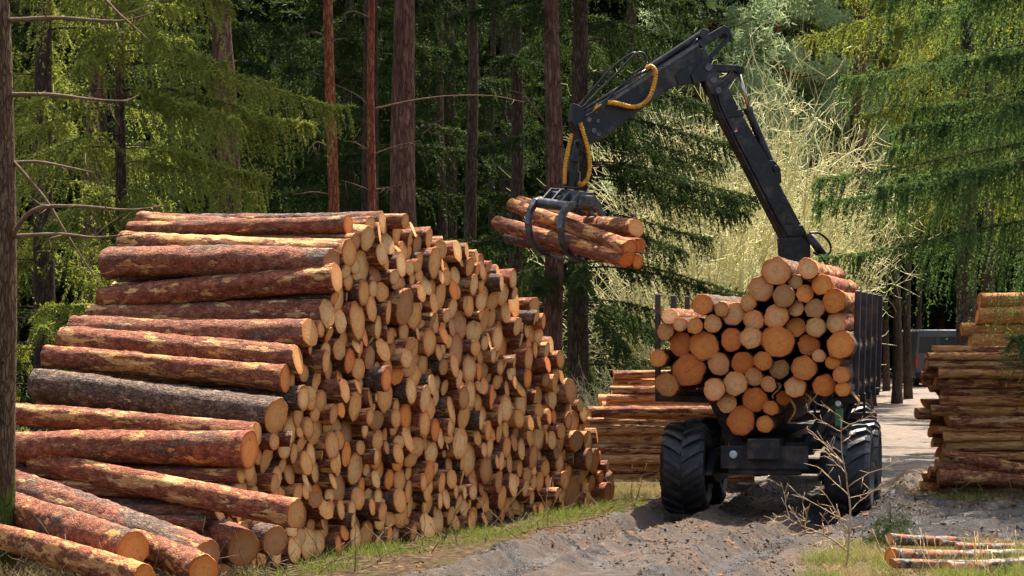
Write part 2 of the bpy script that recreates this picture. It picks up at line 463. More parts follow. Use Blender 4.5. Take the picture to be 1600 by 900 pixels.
def log_mesh(seed, flare=.12, knots=3):
    """unit-radius log along -z from the sawn end at z = 0; ragged outline, taper, a few knots"""
    r = np.random.default_rng(seed); n, m = 28, 44
    th = np.linspace(0, 2 * PI, n, endpoint=False); z = np.linspace(0, -LOGL, m)
    T, Z = np.meshgrid(th, z)
    rad = 1 - .10 * (-Z / LOGL) + flare * np.exp(Z / .25) * r.uniform(-.3, 1)
    ph = r.uniform(0, 6.28, 6)
    shape = .035 * np.sin(2 * T + ph[0]) + .025 * np.sin(3 * T + ph[1] + Z * .4) + .018 * np.sin(5 * T + ph[2] - Z) + .02 * np.sin(Z * 3.2 + ph[3])
    rad = rad * (1 + shape) + r.normal(0, .028, T.shape) + .03 * np.sin(7 * T + ph[4] + 3 * np.sin(Z * 2 + ph[5])) * np.sin(Z * 5 + ph[1])
    for _ in range(knots):
        kt, kz, ka = r.uniform(0, 6.28), r.uniform(-LOGL, -.2), r.uniform(.08, .2)
        dt = np.angle(np.exp(1j * (T - kt)))
        rad += ka * np.exp(-(dt / .35) ** 2 - ((Z - kz) / .09) ** 2)
    bx, by = r.normal(0, .10, 2)
    cx = bx * np.sin(Z / LOGL * PI); cyy = by * np.sin(Z / LOGL * PI)
    v = np.stack([rad * np.cos(T) + cx, rad * np.sin(T) + cyy, Z], -1)
    tilt = r.normal(0, .018, 2)
    v[0, :, 2] += tilt[0] * v[0, :, 0] + tilt[1] * v[0, :, 1]
    g = G()
    i = np.arange(m - 1)[:, None] * n; j = np.arange(n)[None]; k = (j + 1) % n
    g.add(v, np.stack([i + j, i + n + j, i + n + k, i + k], -1).reshape(-1, 4))
    me = g.mesh('pine_log', MLOG); raw = [np.vstack(g.v), g.f]
    e = G(); c0 = v[0].mean(0)
    rings = [v[0] * 1.0, c0 + (v[0] - c0) * .97 + [0, 0, .004], c0 + (v[0] - c0) * .5 + [0, 0, .005]]
    vv = np.vstack(rings + [c0[None] + [0, 0, .005]])
    fs = []
    for a in range(2): fs += [[a * n + q, a * n + (q + 1) % n, (a + 1) * n + (q + 1) % n, (a + 1) * n + q] for q in range(n)]
    e.add(vv, fs); e.f.append(np.array([[2 * n + q, 2 * n + (q + 1) % n, 3 * n] for q in range(n)]))
    raw += [np.vstack(e.v), e.f]
    # far sawn end
    b = G(); lv = v[-1]; b.add(np.vstack([lv, lv.mean(0)[None]]), np.array([[(q + 1) % n, q, n] for q in range(n)]))
    return me, e.mesh('cut_end', MEND, False), b.mesh('back_end', MEND, False), raw


VARS = [log_mesh(100 + s, [.1, .02, .3, .05, .12, .0, .2, .04, .1, .0][s], s % 4 + 1) for s in range(10)]
TINTS = {'pale': (.78, .46, .19), 'honey': (.72, .35, .11), 'orange': (.84, .29, .055), 'brown': (.44, .21, .08), 'pinkish': (.95, .45, .18), 'red-orange': (.80, .23, .04)}


def put_log(name, end, back, r, tint, bark, label, cat, group, var=None, roll=None, back_cut=False):
    """end: the sawn end that shows; back: the other end; bark 0 = dark fissured .. 1 = mostly peeled"""
    end = np.asarray(end, float); back = np.asarray(back, float); d = end - back; L = np.linalg.norm(d)
    a, b, c, _ = VARS[random.randrange(len(VARS)) if var is None else var]
    o = bpy.data.objects.new(name, a); COL.objects.link(o)
    q = Vector(d / L).to_track_quat('Z', 'Y').to_matrix().to_4x4()
    rl = Matrix.Rotation(random.uniform(0, 6.28) if roll is None else roll, 4, 'Z')
    o.matrix_world = Matrix.Translation(Vector(end)) @ q @ rl @ Matrix.Diagonal((r, r * random.uniform(.92, 1.06), L / LOGL, 1))
    jit = np.clip(np.array(TINTS[tint]) * random.uniform(.92, 1.08), 0, .9)
    o.color = (*jit, bark); tag(o, label, cat, group)
    e = bpy.data.objects.new('cut_end', b); COL.objects.link(e); e.parent = o; e.color = o.color
    if back_cut:
        k = bpy.data.objects.new('back_end', c); COL.objects.link(k); k.parent = o; k.color = o.color
    return o


ONES = 'zeroth first second third fourth fifth sixth seventh eighth ninth tenth eleventh twelfth thirteenth fourteenth fifteenth sixteenth seventeenth eighteenth nineteenth'.split()
TENS = {2: ('twentieth', 'twenty'), 3: ('thirtieth', 'thirty'), 4: ('fortieth', 'forty'), 5: ('fiftieth', 'fifty'), 6: ('sixtieth', 'sixty')}


def nth(k):
    if k < 20: return ONES[k]
    return TENS[k // 10][0] if k % 10 == 0 else TENS[k // 10][1] + '-' + ONES[k % 10]


# --- the big stack: its sawn face is a plane through B0 along FD, facing N
B0 = np.array([-2.81, 19.4 * K]); FD = unit(np.array([4.23, 7.4 * K])); N2 = np.array([FD[1], -FD[0]])
N3 = np.array([*N2, 0])


def face_tz(px, py):
    a = (px - 800) / F
    Y = (N2 @ B0) / (N2[0] * a + N2[1]); X = a * Y
    return (np.array([X, Y]) - B0) @ FD, CAMH + (HOR - py) / F * Y, F / Y


def face_pt(t, z, out=0.0):
    q = B0 + FD * t + N2 * out
    return np.array([q[0], q[1], z])


GRP = 'pine logs of the tall roadside stack'
# logs on the sloping near side, seen along their whole length: (end px, py, radius px, left-end px, py, proud, tint, bark, label)
SLOPE = [
    (568, 372, 21, 220, 346, .05, 'pale', .62, 'thick flaky log lying on top of the stack, its knobbly far end highest of all'),
    (543, 395, 21, 196, 378, .02, 'honey', .85, 'mostly peeled log second from the top on the sloping side of the stack'),
    (520, 414, 29, 178, 410, -.02, 'brown', .40, 'thick dark log with weathered brown end just under the peeled one'),
    (511, 434, 25, 160, 467, .12, 'honey', .48, 'log with peeled spots whose pale end overlaps a brown end near the top'),
    (505, 490, 24, 142, 497, .05, 'pale', .50, 'red-barked log with flared pale end, fifth down the sloping side'),
    (479, 520, 22, 112, 512, .04, 'honey', .42, 'reddish log with pale streaks, sixth down the sloping side of the stack'),
    (459, 562, 24, 102, 530, .05, 'honey', .55, 'dark-topped log with one long peeled patch, seventh down the sloping side'),
    (443, 592, 20, 72, 556, .02, 'orange', .66, 'slimmer pale-streaked log lying right above the thickest black-barked log'),
    (424, 650, 30, 58, 600, .06, 'honey', .12, 'thickest log on the sloping side, with black deeply fissured bark'),
    (398, 680, 21, 20, 646, .02, 'honey', .60, 'peeling log lying below the thick black-barked log'),
    (374, 702, 29, 13, 700, .12, 'orange', .42, 'thick log with yellowish flaky bark, lowest of the regular sloping side'),
]
circles = []
for (ex, ey, rp, lx, ly, out, tint, bark, lab) in SLOPE:
    t, z, s = face_tz(ex, ey); r = rp / s * .97
    circles.append((t, z, r))
    e = face_pt(t, z, out)
    # the far end at its own height, 3.2 m back along the log
    b = e - N3 * 3.08; Yb = b[1]
    bx = (lx - 800) / F * Yb; b[2] = CAMH + (HOR - ly) / F * Yb; b[0] = .5 * b[0] + .5 * bx
    put_log('pine_log', e, b, r, tint, bark, lab, 'log', GRP, back_cut=False)

PROF = np.array([(-.9, .5), (-.4, .8), (-.15, 1.1), (0, 1.25), (.3, 1.5), (.58, 1.8), (1.04, 2.4), (1.4, 2.8), (1.7, 3.4), (1.95, 3.85), (2.7, 3.93), (4.0, 3.72), (5.0, 3.5), (5.75, 3.3), (6.5, 2.65), (6.9, 2.2), (7.4, 1.7), (8.3, .8), (8.75, .3)])
PROF[:, 0] *= .868 * K / FD[1]
nh = len(circles); fill = []
prng = np.random.default_rng(21)
ts = np.linspace(-1.0, 11.25, 460)


def pack(mean):
    C = [(-1.2, .1, .1)]; H = np.array(circles); fails = 0
    pr = np.random.default_rng(5)
    while fails < 60 and len(C) < 700:
        r = float(np.clip(np.exp(pr.normal(math.log(mean), .27)), .085, .235))
        if fails > 20: r = pr.uniform(.08, .12)
        A = np.array(C)
        d = np.abs(ts[:, None] - A[None, :, 0]); R = r + A[None, :, 2]
        z = np.where(d < R, A[None, :, 1] + np.sqrt(np.maximum(R * R - d * d, 0)), r).max(1)
        z = np.maximum(z, r - .02)
        ok = z + r <= np.interp(ts, PROF[:, 0], PROF[:, 1]) + .06
        dh = np.hypot(ts[:, None] - H[None, :, 0], z[:, None] - H[None, :, 1])
        ok &= (dh > (r + H[None, :, 2]) * .93).all(1)
        if not ok.any(): fails += 1; continue
        cost = np.where(ok, z + r * .6 + pr.normal(0, .03, len(ts)), 1e9); k = int(cost.argmin())
        C.append((ts[k], z[k], r)); fails = 0
    return C[1:]


fill = pack(.112)
fr_ = np.random.default_rng(8); base_n = len(fill)
for _ in range(60000):
    t, z = fr_.uniform(-.9, 11.2), fr_.uniform(.05, 3.9)
    if _ == 0 or len(fill) != last_n: A = np.array(fill + circles); last_n = len(fill)
    r = min(.12, float((np.hypot(A[:, 0] - t, A[:, 1] - z) - A[:, 2]).min()) * 1.04, z + .02)
    if r > .052 and z + r < np.interp(t, PROF[:, 0], PROF[:, 1]): fill.append((t, z, r))
    if len(fill) > base_n + 260: break
# the 289 that show largest are logs of their own (with the 11 above: 300), the rest one mass
def shows(c): return c[2] / (face_pt(c[0], c[1])[1])
own = set(sorted(fill, key=shows)[-(300 - nh):])
print('fill logs', len(fill))
rows = {}
for c in fill: rows.setdefault(int(c[1] / .25) + 1, []).append(c)
mass_b, mass_e, at_b, at_e = G(), G(), [], []
for row, cs in sorted(rows.items()):
    for k, c in enumerate(sorted(cs)):
        t, z, r = c
        tint = prng.choice(['pale', 'honey', 'orange', 'brown', 'red-orange'], p=[.30, .52, .08, .08, .02])
        size = 'thick' if r > .145 else 'thin' if r < .10 else 'medium'
        out = float(np.clip(prng.normal(0, .065), -.2, .26)) - (.06 if r < .07 else 0); state = 'jutting ' if out > .10 else 'recessed ' if out < -.10 else ''
        yaw = prng.normal(0, .02); d = unit(N3 + np.array([FD[0], FD[1], 0]) * yaw + np.array([0, 0, prng.normal(0, .012)]))
        e = face_pt(t, z, out); bark = float(np.clip(prng.normal(.5, .2), 0, 1))
        if c in own:
            pos = f'{nth(k + 1)} from near' if k < len(cs) / 2 else f'{nth(len(cs) - k)} from far'
            lab = f'{state}{size} {tint}-ended log, {pos} end in {nth(row)} course up the tall stack'
            put_log('pine_log', e, e - d * 2.95, r * 1.02, tint, bark, lab, 'log', GRP)
        else:
            raw = VARS[prng.integers(len(VARS))][3]; rm = np.array(Vector(d).to_track_quat('Z', 'Y').to_matrix()); a = prng.uniform(0, 6.28)
            rot = rm @ np.array([[math.cos(a), -math.sin(a), 0], [math.sin(a), math.cos(a), 0], [0, 0, 1]]) @ np.diag([r * 1.02, r, 2.95 / LOGL])
            rn = prng.random()
            for gg, at_, v0, f0 in ((mass_b, at_b, raw[0], raw[1]), (mass_e, at_e, raw[2], raw[3])):
                base = gg.n; gg.v.append(v0 @ rot.T + e); gg.n += len(v0); gg.f += [q + base for q in f0]
                at_.append(np.hstack([v0, np.tile([*TINTS[tint], bark, rn], (len(v0), 1))]))


def stored(o, rows_):
    a = np.vstack(rows_).astype(np.float32); me = o.data
    x = me.attributes.new('lc', 'FLOAT_VECTOR', 'POINT'); x.data.foreach_set('vector', a[:, :3].ravel())
    x = me.attributes.new('tint', 'FLOAT_COLOR', 'POINT'); x.data.foreach_set('color', a[:, 3:7].ravel())
    x = me.attributes.new('rnd', 'FLOAT', 'POINT'); x.data.foreach_set('value', a[:, 7])


if mass_b.n:
    mo = mass_b.obj('small_logs', MLOG_S); tag(mo, 'the many thinnest logs wedged between the larger ones of the tall stack', 'logs', None, 'stuff'); stored(mo, at_b)
    me_ = mass_e.obj('cut_end', MEND_S, mo, False); stored(me_, at_e); me_['kind'] = 'stuff'

# --- loose logs slid down at the near foot of the stack
LOOSE = [
    ((462, 803, 18.3), (55, 722, 20.0), .150, 'honey', .60, 'reddish log with long peeled patches slid down across the foot of the stack', 1),
    ((322, 872, 17.9), (15, 755, 19.8), .175, 'brown', .34, 'dark purplish log lying diagonally under the slid-down peeled log', 5),
    ((208, 858, 17.7), (8, 790, 19.3), .180, 'orange', .38, 'bottom log whose round orange end faces the dead grass', 3),
    ((380, 856, 18.7), (180, 770, 20.2), .200, 'brown', .25, 'thick dark log recessed beneath the slid-down logs', 5),
    ((318, 892, 17.6), (150, 815, 19.0), .150, 'orange', .55, 'flaky yellowish log half hidden at the very foot of the stack', 1),
    ((225, 905, 17.3), (0, 838, 18.5), .150, 'orange', .70, 'peeled orange log lying lowest in the dead grass by the mossy trunk', 5),
]
for (a, b, r, tint, bark, lab, var) in LOOSE:
    put_log('fallen_log', P(*a), P(*b), r, tint, bark, lab, 'log', 'loose logs at the foot of the stack', var, back_cut=True)
# rubbish fill under the loose logs so that they lie on something
for k, (a, b, r) in enumerate([((430, 845, 19.2), (60, 775, 20.9), .16), ((350, 905, 18.6), (40, 850, 20.0), .15)]):
    put_log('fallen_log', P(*a), P(*b), r, 'brown', .3, ['dark log buried beneath the loose logs beside the stack face', 'dark log on the ground under the loose logs'][k], 'log', 'loose logs at the foot of the stack', 7, back_cut=True)

# --- stack of pale logs across the road, behind the big stack (axis along x)
GL = 'sunlit logs of the low stack behind the machine'
zz = 0.0; k = 0
lrng = np.random.default_rng(3)
cntl = 0
for layer in range(3):
    zz = 0.0 if layer == 0 else .08 * layer
    y0 = 30.3 * K + .30 * layer; row = 0
    while zz < 1.15 + .32 * layer:
        r = lrng.uniform(.07, .11); row += 1
        x0 = (1.35 + .12 * lrng.normal() + (.3 if zz > 1.3 else 0)); x1 = x0 + 3.0
        yy = y0 + .07 * lrng.normal() + zz * .12
        if layer == 0 or zz > .9:
            where = ['front', 'middle', 'rear'][layer]
            put_log('roadside_log', (x0, yy, zz + r), (x1, yy + .1 * lrng.normal(), zz + r + .03 * lrng.normal()), r, 'pinkish', lrng.uniform(.6, 1.2),
                    f'sunlit log, {nth(row)} up in the {where} tier of the low stack by the machine', 'log', GL, back_cut=False)
        zz += r * 1.72

# --- right-hand stack, its logs side-on
GR = 'side-on logs of the stack by the wet track'
for layer in range(2):
    zz = 0.0; row = 0
    while zz < (2.1 if layer == 0 else 2.15):
        r = lrng.uniform(.055, .10); row += 1
        x0 = 6.62 + .09 * lrng.normal() - (.12 if layer else 0); yy = 28.2 * K + .27 * layer + .05 * lrng.normal()
        lab = f'rusty log, {nth(row)} up in the {["front", "back"][layer]} tier of the stack by the wet track'
        put_log('stacked_log', (x0, yy, zz + r), (x0 + 3.1, yy + .08 * lrng.normal(), zz + r + .03 * lrng.normal()), r, ['honey', 'orange', 'red-orange'][row % 3], lrng.uniform(.6, 1.2), lab, 'log', GR)
        zz += r * 1.78
for k, (a, b, r) in enumerate([((1472, 712, 27.8), (1640, 745, 27.7), .11), ((1462, 728, 27.75), (1650, 742, 27.8), .09), ((1466, 745, 27.6), (1640, 752, 27.7), .1)]):
    put_log('leaning_log', P(*a), P(*b), r, 'honey', .6, ['split log slipping down the front of the stack by the wet track', 'thin log jammed under the split log against the stack', 'short log on the grass against the front of the stack'][k], 'log', 'logs slipped from the stack by the wet track', back_cut=True)
GT = 'bright logs of the tall stack behind the wet track'
zz = 0; row = 0
while zz < 3.0:
    r = lrng.uniform(.10, .17); row += 1
    x0 = 8.3 + .12 * lrng.normal() + (.12 if zz > 2.7 else 0); yy = 33 * K + .06 * lrng.normal()
    put_log('barkless_log', (x0, yy, zz + r), (x0 + 3.2, yy + .1 * lrng.normal(), zz + r + .1 * lrng.normal()), r, 'orange', lrng.uniform(1.1, 1.6),
            f'bright peeled log, {nth(row)} up in the tall stack behind the wet track', 'log', GT)
    put_log('barkless_log', (x0 + .15, yy + .36, zz + r), (x0 + 3.3, yy + .36, zz + r), r, 'orange', 1.0,
            f'peeled log, {nth(row)} up in the rear tier of the tall bright stack', 'log', GT) if zz > 2.3 else None
    zz += r * 1.8

# ------------------------------------------------------------------ the forwarder
HD = unit(np.array([.287 / K, 1, 0])); RT = np.array([HD[1], -HD[0], 0]); UP = np.array([0, 0, 1.])
FO = np.array([3.55, 25.2 * K, 0])


def W(a, b, z): return FO + RT * a + HD * b + UP * z


fw = empty('forwarder', 'black mud-splashed forwarder carrying a full load of logs on the track', 'forwarder', tuple(FO))
fw_inv = Matrix.Translation(Vector(-FO))


def part(g, name, mat, parent=None, bevel=0, smooth=False):
    """geometry given in world coordinates, parented under the machine"""
    g.v = [v - FO for v in g.v]
    return g.obj(name, mat, parent or fw, smooth, bevel)


def tyre_geo(c):
    g = G(); R, Wd = .615, .31
    g.lathe(c, RT, [(-.20, .30), (-.27, .36), (-.31, .47), (-.295, .54), (-.25, .575), (0, .588), (.25, .575), (.295, .54), (.31, .47), (.27, .36), (.20, .30)], 64)
    for s in (-1, 1):
        for i in range(18):
            ps = []
            a0 = i * 2 * PI / 18 + (PI / 18 if s > 0 else 0)
            for q, (x, da, rr) in enumerate([(.01, .30, .645), (.12, .17, .645), (.24, .05, .632), (.305, -.02, .56)]):
                for wv in (-.055, .055):
                    a = a0 + s * 0 + da + wv
                    ps.append((x * s, a, rr))
            def pt(x, a, r): return c + RT * x + (HD * math.cos(a) + UP * math.sin(a)) * r
            top = [pt(*p) for p in ps]; bot = [pt(p[0], p[1], p[2] - .09) for p in ps]
            v = np.array(top + bot); f = []
            for q in range(3):
                A, B, C_, D = 2 * q, 2 * q + 1, 2 * q + 3, 2 * q + 2
                f += [[A, B, C_, D], [A, D, D + 8, A + 8], [B, B + 8, C_ + 8, C_]]
            f += [[0, 8, 9, 1], [6, 7, 15, 14]]
            g.add(v, f)
    return g


wheel0 = None
for b in (0.0, 1.85):
    for sgn in (-1, 1):
        c = W(1.13 * sgn, b, .62)
        if wheel0 is None:
            wheel0 = part(tyre_geo(c), 'wheel', MTYRE, None, 0, False)
            rim = G(); rim.lathe(c, RT, [(-.17, .31), (-.15, .27), (-.05, .25), (-.05, .0001)], 32)
            rim.lathe(c, RT, [(.17, .31), (.15, .27), (.03, .25), (.03, .12), (.12, .1), (.12, .0001)], 32)
            part(rim, 'rim', MCHASSIS, wheel0)
            base = c
        else:
            d = dup(wheel0); d.location = Vector(c - base); d.rotation_euler = (0, 0, 0)
# front axle, hidden behind the load
FH = np.array([.17, .985, 0]); FR = np.array([.985, -.17, 0])
for sgn in (-1, 1):
    c = W(-.25, 8.3, .66) + RT * .85 * sgn
    d = dup(wheel0); d.location = Vector(c - base)

g = G(); g.box(W(0, 3.0, .92), [RT, HD, UP], [.22, 3.6, .14]); g.box(W(0, -.42, .80), [RT, HD, UP], [.60, .05, .16])
g.box(W(0, .8, .62), [RT, HD, UP], [.78, .14, .10]); g.box(W(0, -.30, .63), [RT, HD, UP], [.50, .10, .07])
part(g, 'chassis', MCHASSIS, None, .012)
for sgn in (-1, 1):
    g = G(); g.prism([W(sgn * .72, -.42, .55), W(sgn * .72, .2, .40), W(sgn * .72, 1.4, .40), W(sgn * .72, 2.0, .55), W(sgn * .72, 1.5, .86), W(sgn * .72, .1, .86)], RT * .12 * sgn)
    part(g, 'bogie_box', MCHASSIS, None, .02)
for (a, z) in ((-.42, .84), (.10, .84)):
    g = G(); g.lathe(W(a, -.475, z), -HD, [(0, .055), (.02, .055), (.03, .04), (.032, .0001)], 20); part(g, 'rear_lamp', MGLASS_LAMP)
g = G(); g.box(W(-.14, -.475, .83), [RT, HD, UP], [.09, .006, .05]); part(g, 'rear_plate', MSTEEL)
BZ = [(-1.62, 1.66), (-1.62, 1.54), (-.86, 1.52), (-.50, .80), (.60, .80), (.92, 1.52), (1.24, 1.52), (1.24, 1.64), (.80, 1.60), (.46, .98), (-.38, .98), (-.74, 1.60)]
for b in (.35, 1.63, 2.93, 4.9):
    g = G(); g.prism([W(a, b, z) for a, z in BZ], HD * .16); part(g, 'bolster', MCHASSIS, None, .012)
for i, b in enumerate((.42, 1.7, 3.0, 4.3, 5.6)):
    g = G(); g.beam(W(1.18, b, 1.55), W(1.22, b, 3.10), .085, .085, HD); part(g, 'stake', MSTAKE, None, .012)
for i, b in enumerate((.42, 2.0, 3.5, 5.0)):
    g = G(); g.beam(W(-1.60, b, 1.54), W(-1.60, b, 3.06), .075, .09, HD); part(g, 'stake', MSTAKE, None, .012)
g = G()
g.tube([W(-1.1, 5.85, 2.78), W(-1.0, 5.85, 2.88), W(-.6, 5.85, 2.93), W(1.0, 5.85, 2.93), W(1.1, 5.85, 2.85), W(1.1, 5.85, 1.2)], .035, 10)
for a in np.linspace(-.9, .95, 8): g.cyl(W(a, 5.85, 1.1), W(a, 5.85, 2.92), .022, 8)
g.beam(W(-1.15, 5.85, 1.15), W(1.15, 5.85, 1.15), .1, .12); g.tube([W(-1.1, 5.85, 2.78), W(-1.1, 5.85, 1.15)], .035, 10)
part(g, 'headboard', MSTAKE)
# muddy guard over the right wheels, with the green box and a round lamp
g = G(); g.prism([W(.58, -.2, 1.02), W(.62, -.2, 1.05), W(.86, -.2, 1.50), W(.94, -.2, 1.52), W(.94, -.2, 1.46), W(.72, -.2, 1.0)], HD * 1.6); part(g, 'mudguard', MCHASSIS, None, .008)
g = G(); g.box(W(.99, -.05, 1.30), [RT, HD, UP], [.05, .12, .17]); gb = part(g, 'tool_box', MGREEN, None, .01)
g = G(); g.lathe(W(.99, -.2, 1.54), -HD, [(-.04, .04), (.03, .042), (.045, .03), (.046, .0001)], 20); part(g, 'work_lamp', MGLASS_LAMP)
# front frame, engine hood and cab, behind the load
CC = W(-.25, 8.0, 0)
g = G(); g.box(CC + UP * .95, [RT, HD, UP], [.42, 1.5, .25]); part(g, 'front_frame', MCHASSIS, None, .02)
g = G(); g.prism([CC - RT * .75 - HD * .3 + UP * 1.2, CC + RT * .75 - HD * .3 + UP * 1.2, CC + RT * .75 - HD * .3 + UP * 2.1, CC + RT * .66 - HD * .3 + UP * 2.82, CC - RT * .66 - HD * .3 + UP * 2.82, CC - RT * .75 - HD * .3 + UP * 2.1], HD * 1.5)
cab = part(g, 'cab', MBLACK, None, .04)
for s_ in (-1, 1):
    g = G(); q = CC + RT * .765 * s_ + HD * .45
    g.prism([q - HD * .55 + UP * 1.75, q + HD * .55 + UP * 1.75, q + HD * .5 + UP * 2.1, q - HD * .5 + UP * 2.1], RT * .012 * s_); part(g, 'side_window', MBLACK, cab)
g = G(); q = CC - HD * .31; g.prism([q - RT * .6 + UP * 1.75, q + RT * .6 + UP * 1.75, q + RT * .55 + UP * 2.65, q - RT * .55 + UP * 2.65], -HD * .015); part(g, 'rear_window', MBLACK, cab)

# --- crane: built in an upright plane that swings from the pillar out over the stack
CB = P(1238, 470, 29.6); CT = P(893, 200, 29.1)
cd = unit(np.array([CT[0] - CB[0], CT[1] - CB[1], 0])); cn = np.array([-cd[1], cd[0], 0])   # cd: reach direction, cn: sideways
if cn[1] < 0: cn = -cn


def CP(px, py, off=0.0):
    """the point of the crane's plane seen at this pixel, moved off sideways (+ away from the camera)"""
    a = (px - 800) / F; n = cn[:2]
    Y = (n @ CB[:2]) / (n[0] * a + n[1])
    return np.array([a * Y, Y, CAMH + (HOR - py) / F * Y]) + cn * off


def plate(pts, th, off=0.0):
    return G().prism([CP(x, y, off - th / 2) for x, y in pts], cn * th)


def pin(g, x, y, r, half): return g.cyl(CP(x, y, -half), CP(x, y, half), r, 18)


g = plate([(1218, 372), (1262, 372), (1262, 470), (1262, 520), (1222, 520), (1222, 420)], .34); g.cyl(CP(1242, 520), CP(1242, 665), .24, 20)
pillar = part(g, 'crane_pillar', MBLACK, None, .02)
boom = part(plate([(1107, 143), (1117, 176), (1172, 281), (1221, 376), (1224, 406), (1245, 412), (1256, 372), (1251, 356), (1216, 290), (1197, 248), (1153, 174), (1136, 138), (1120, 122), (1100, 120)], .24), 'main_boom', MBLACK, None, .018)
g = plate([(1115, 176), (1155, 172), (1160, 182), (1121, 188)], .28); part(g, 'boom_collar', MBLACK, boom, .01)
g = plate([(1212, 352), (1250, 352), (1258, 368), (1219, 372)], .29); part(g, 'boom_collar', MBLACK, boom, .01)
g = plate([(1196, 250), (1208, 252), (1217, 264), (1219, 285), (1210, 292)], .20); pin(g, 1209, 264, .05, .14); part(g, 'cylinder_bracket', MBLACK, boom, .01)
for (x, y, r) in ((1102, 107, .06), (1110, 127, .055), (1118, 143, .055)):
    part(pin(G(), x, y, r, .20), 'pivot_pin', MSTEEL, boom, .006)
g = G()
for o_ in (-.15, .15): g.prism([CP(x, y, o_ - .02) for x, y in [(1075, 118), (1096, 92), (1106, 100), (1116, 112), (1126, 138), (1121, 152), (1107, 148), (1098, 128), (1080, 132)]], cn * .04)
part(g, 'elbow_plate', MBLACK, boom, .008)
g = G()
for o_ in (-.13, .13):
    g.prism([CP(x, y, o_ - .025) for x, y in [(1103, 102), (1150, 103), (1159, 107), (1158, 117), (1150, 117), (1145, 112), (1106, 113)]], cn * .05)
    g.prism([CP(x, y, o_ - .025 + .055) for x, y in [(1146, 108), (1158, 112), (1132, 139), (1120, 142), (1118, 136)]], cn * .05)
pin(g, 1153, 110, .058, .17)
part(g, 'elbow_link', MBLACK, boom, .006)
g = G(); g.cyl(CP(1153, 110), CP(1172, 176), .035, 14); part(g, 'cylinder_rod', MCHROME, boom, 0, True)
g = G(); g.cyl(CP(1168, 168), CP(1171, 177), .082, 18); g.cyl(CP(1170, 174), CP(1207, 262), .068, 18); part(g, 'boom_cylinder', MBLACK, boom, 0, False)
g = G(); g.cyl(CP(1257, 366, -.2), CP(1284, 405, -.2), .07, 16); g.cyl(CP(1284, 405, -.2), CP(1304, 440, -.2), .055, 14); part(g, 'lift_cylinder', MBLACK, pillar, 0, True)


def smooth_path(pts, n=60):
    pts = np.asarray(pts, float); k = len(pts); t = np.arange(k); u = np.linspace(0, k - 1, n); out = np.zeros((n, 3))
    Pp = np.vstack([2 * pts[0] - pts[1], pts, 2 * pts[-1] - pts[-2]])
    for i, q in enumerate(u):
        j = min(int(q), k - 2); f = q - j; a, b, c, d = Pp[j], Pp[j + 1], Pp[j + 2], Pp[j + 3]
        out[i] = .5 * (2 * b + (c - a) * f + (2 * a - 5 * b + 4 * c - d) * f * f + (3 * b - a - 3 * c + d) * f ** 3)
    return out


def coil_hose(pts, r=.034, parent=None, off=-.2):
    p = smooth_path([CP(x, y, off) for x, y in pts], 40); L = np.linalg.norm(np.diff(p, axis=0), axis=1).sum()
    n = max(30, int(L / .012)); p = smooth_path([CP(x, y, off) for x, y in pts], n)
    rad = r * (1 + .14 * np.sin(np.arange(n) * 2 * PI / 3))
    g = G().tube(p, rad, 10); return part(g, 'yellow_hose', MYELLOW, parent, 0, False)


def hose(pts, r=.017, parent=None, off=-.2):
    return part(G().tube(smooth_path([CP(x, y, off) for x, y in pts], 40), r, 8), 'hose', MBLACK, parent, 0, True)


part(plate([(1140, 207), (1148, 204), (1149, 206), (1141, 209)], .262), 'scuff_mark', MGLASS_LAMP, boom)
part(plate([(1145, 201), (1148, 200), (1149, 204), (1146, 205)], .256), 'red_decal', mat_plain('red_decal', (.5, .02, .02), (.55, .04, .03)), boom)
hose([(1256, 365), (1272, 366), (1287, 380), (1288, 395), (1275, 402), (1262, 395)], .02, pillar, -.3)
for dx in (0, 5): hose([(1112 + dx, 146), (1124 + dx, 180), (1150 + dx, 232), (1180 + dx, 290), (1208 + dx, 345), (1232 + dx, 385)], .016, boom, -.15)
coil_hose([(1287, 412), (1293, 422), (1299, 434), (1304, 444)], .06, pillar, -.25)
# jib with its telescoping tip
jib = part(plate([(901, 183), (1004, 119), (1086, 66), (1104, 97), (1056, 133), (1030, 149), (938, 219), (916, 228), (905, 220)], .20), 'jib', MBLACK, None, .016)
g = plate([(1086, 66), (1128, 41), (1136, 44), (1142, 58), (1136, 62), (1130, 53), (1095, 76)], .22)
g.prism([CP(x, y, -.11) for x, y in [(1098, 96), (1104, 98), (1142, 60), (1137, 56)]], cn * .22)
g.prism([CP(x, y, -.10) for x, y in [(1094, 80), (1098, 76), (1106, 92), (1101, 97)]], cn * .2)
part(g, 'jib_extension', MBLACK, jib, .008)
part(plate([(1052, 118), (1092, 92), (1104, 97), (1080, 132), (1057, 134)], .26), 'jib_collar', MBLACK, jib, .012)
g = G(); g.beam(CP(1088, 70, -.12), CP(912, 184, -.12), .02, .05); part(g, 'jib_rail', MSTEEL, jib)
g = G(); g.cyl(CP(1098, 52), CP(1014, 107), .062, 16); part(g, 'extension_cylinder', MBLACK, jib, 0, False)
g = plate([(1088, 56), (1096, 45), (1106, 48), (1100, 66)], .18); part(g, 'cylinder_mount', MBLACK, jib, .01)
g = G(); g.cyl(CP(1014, 107), CP(906, 176), .026, 12); part(g, 'cylinder_rod', MSTEEL, jib, 0, True)
hose([(1088, 62), (1070, 80), (1050, 92), (1020, 110), (985, 132), (940, 160), (910, 178)], .018, jib, -.08)
hose([(905, 172), (930, 146), (965, 112), (990, 86), (1002, 84), (1007, 94), (1002, 106), (985, 118)], .018, jib, -.1)
hose([(903, 168), (925, 142), (955, 108), (980, 88), (993, 82), (1000, 88)], .018, jib, .05)
hose([(910, 184), (935, 168), (960, 140), (985, 122), (1006, 112)], .018, jib, -.24)
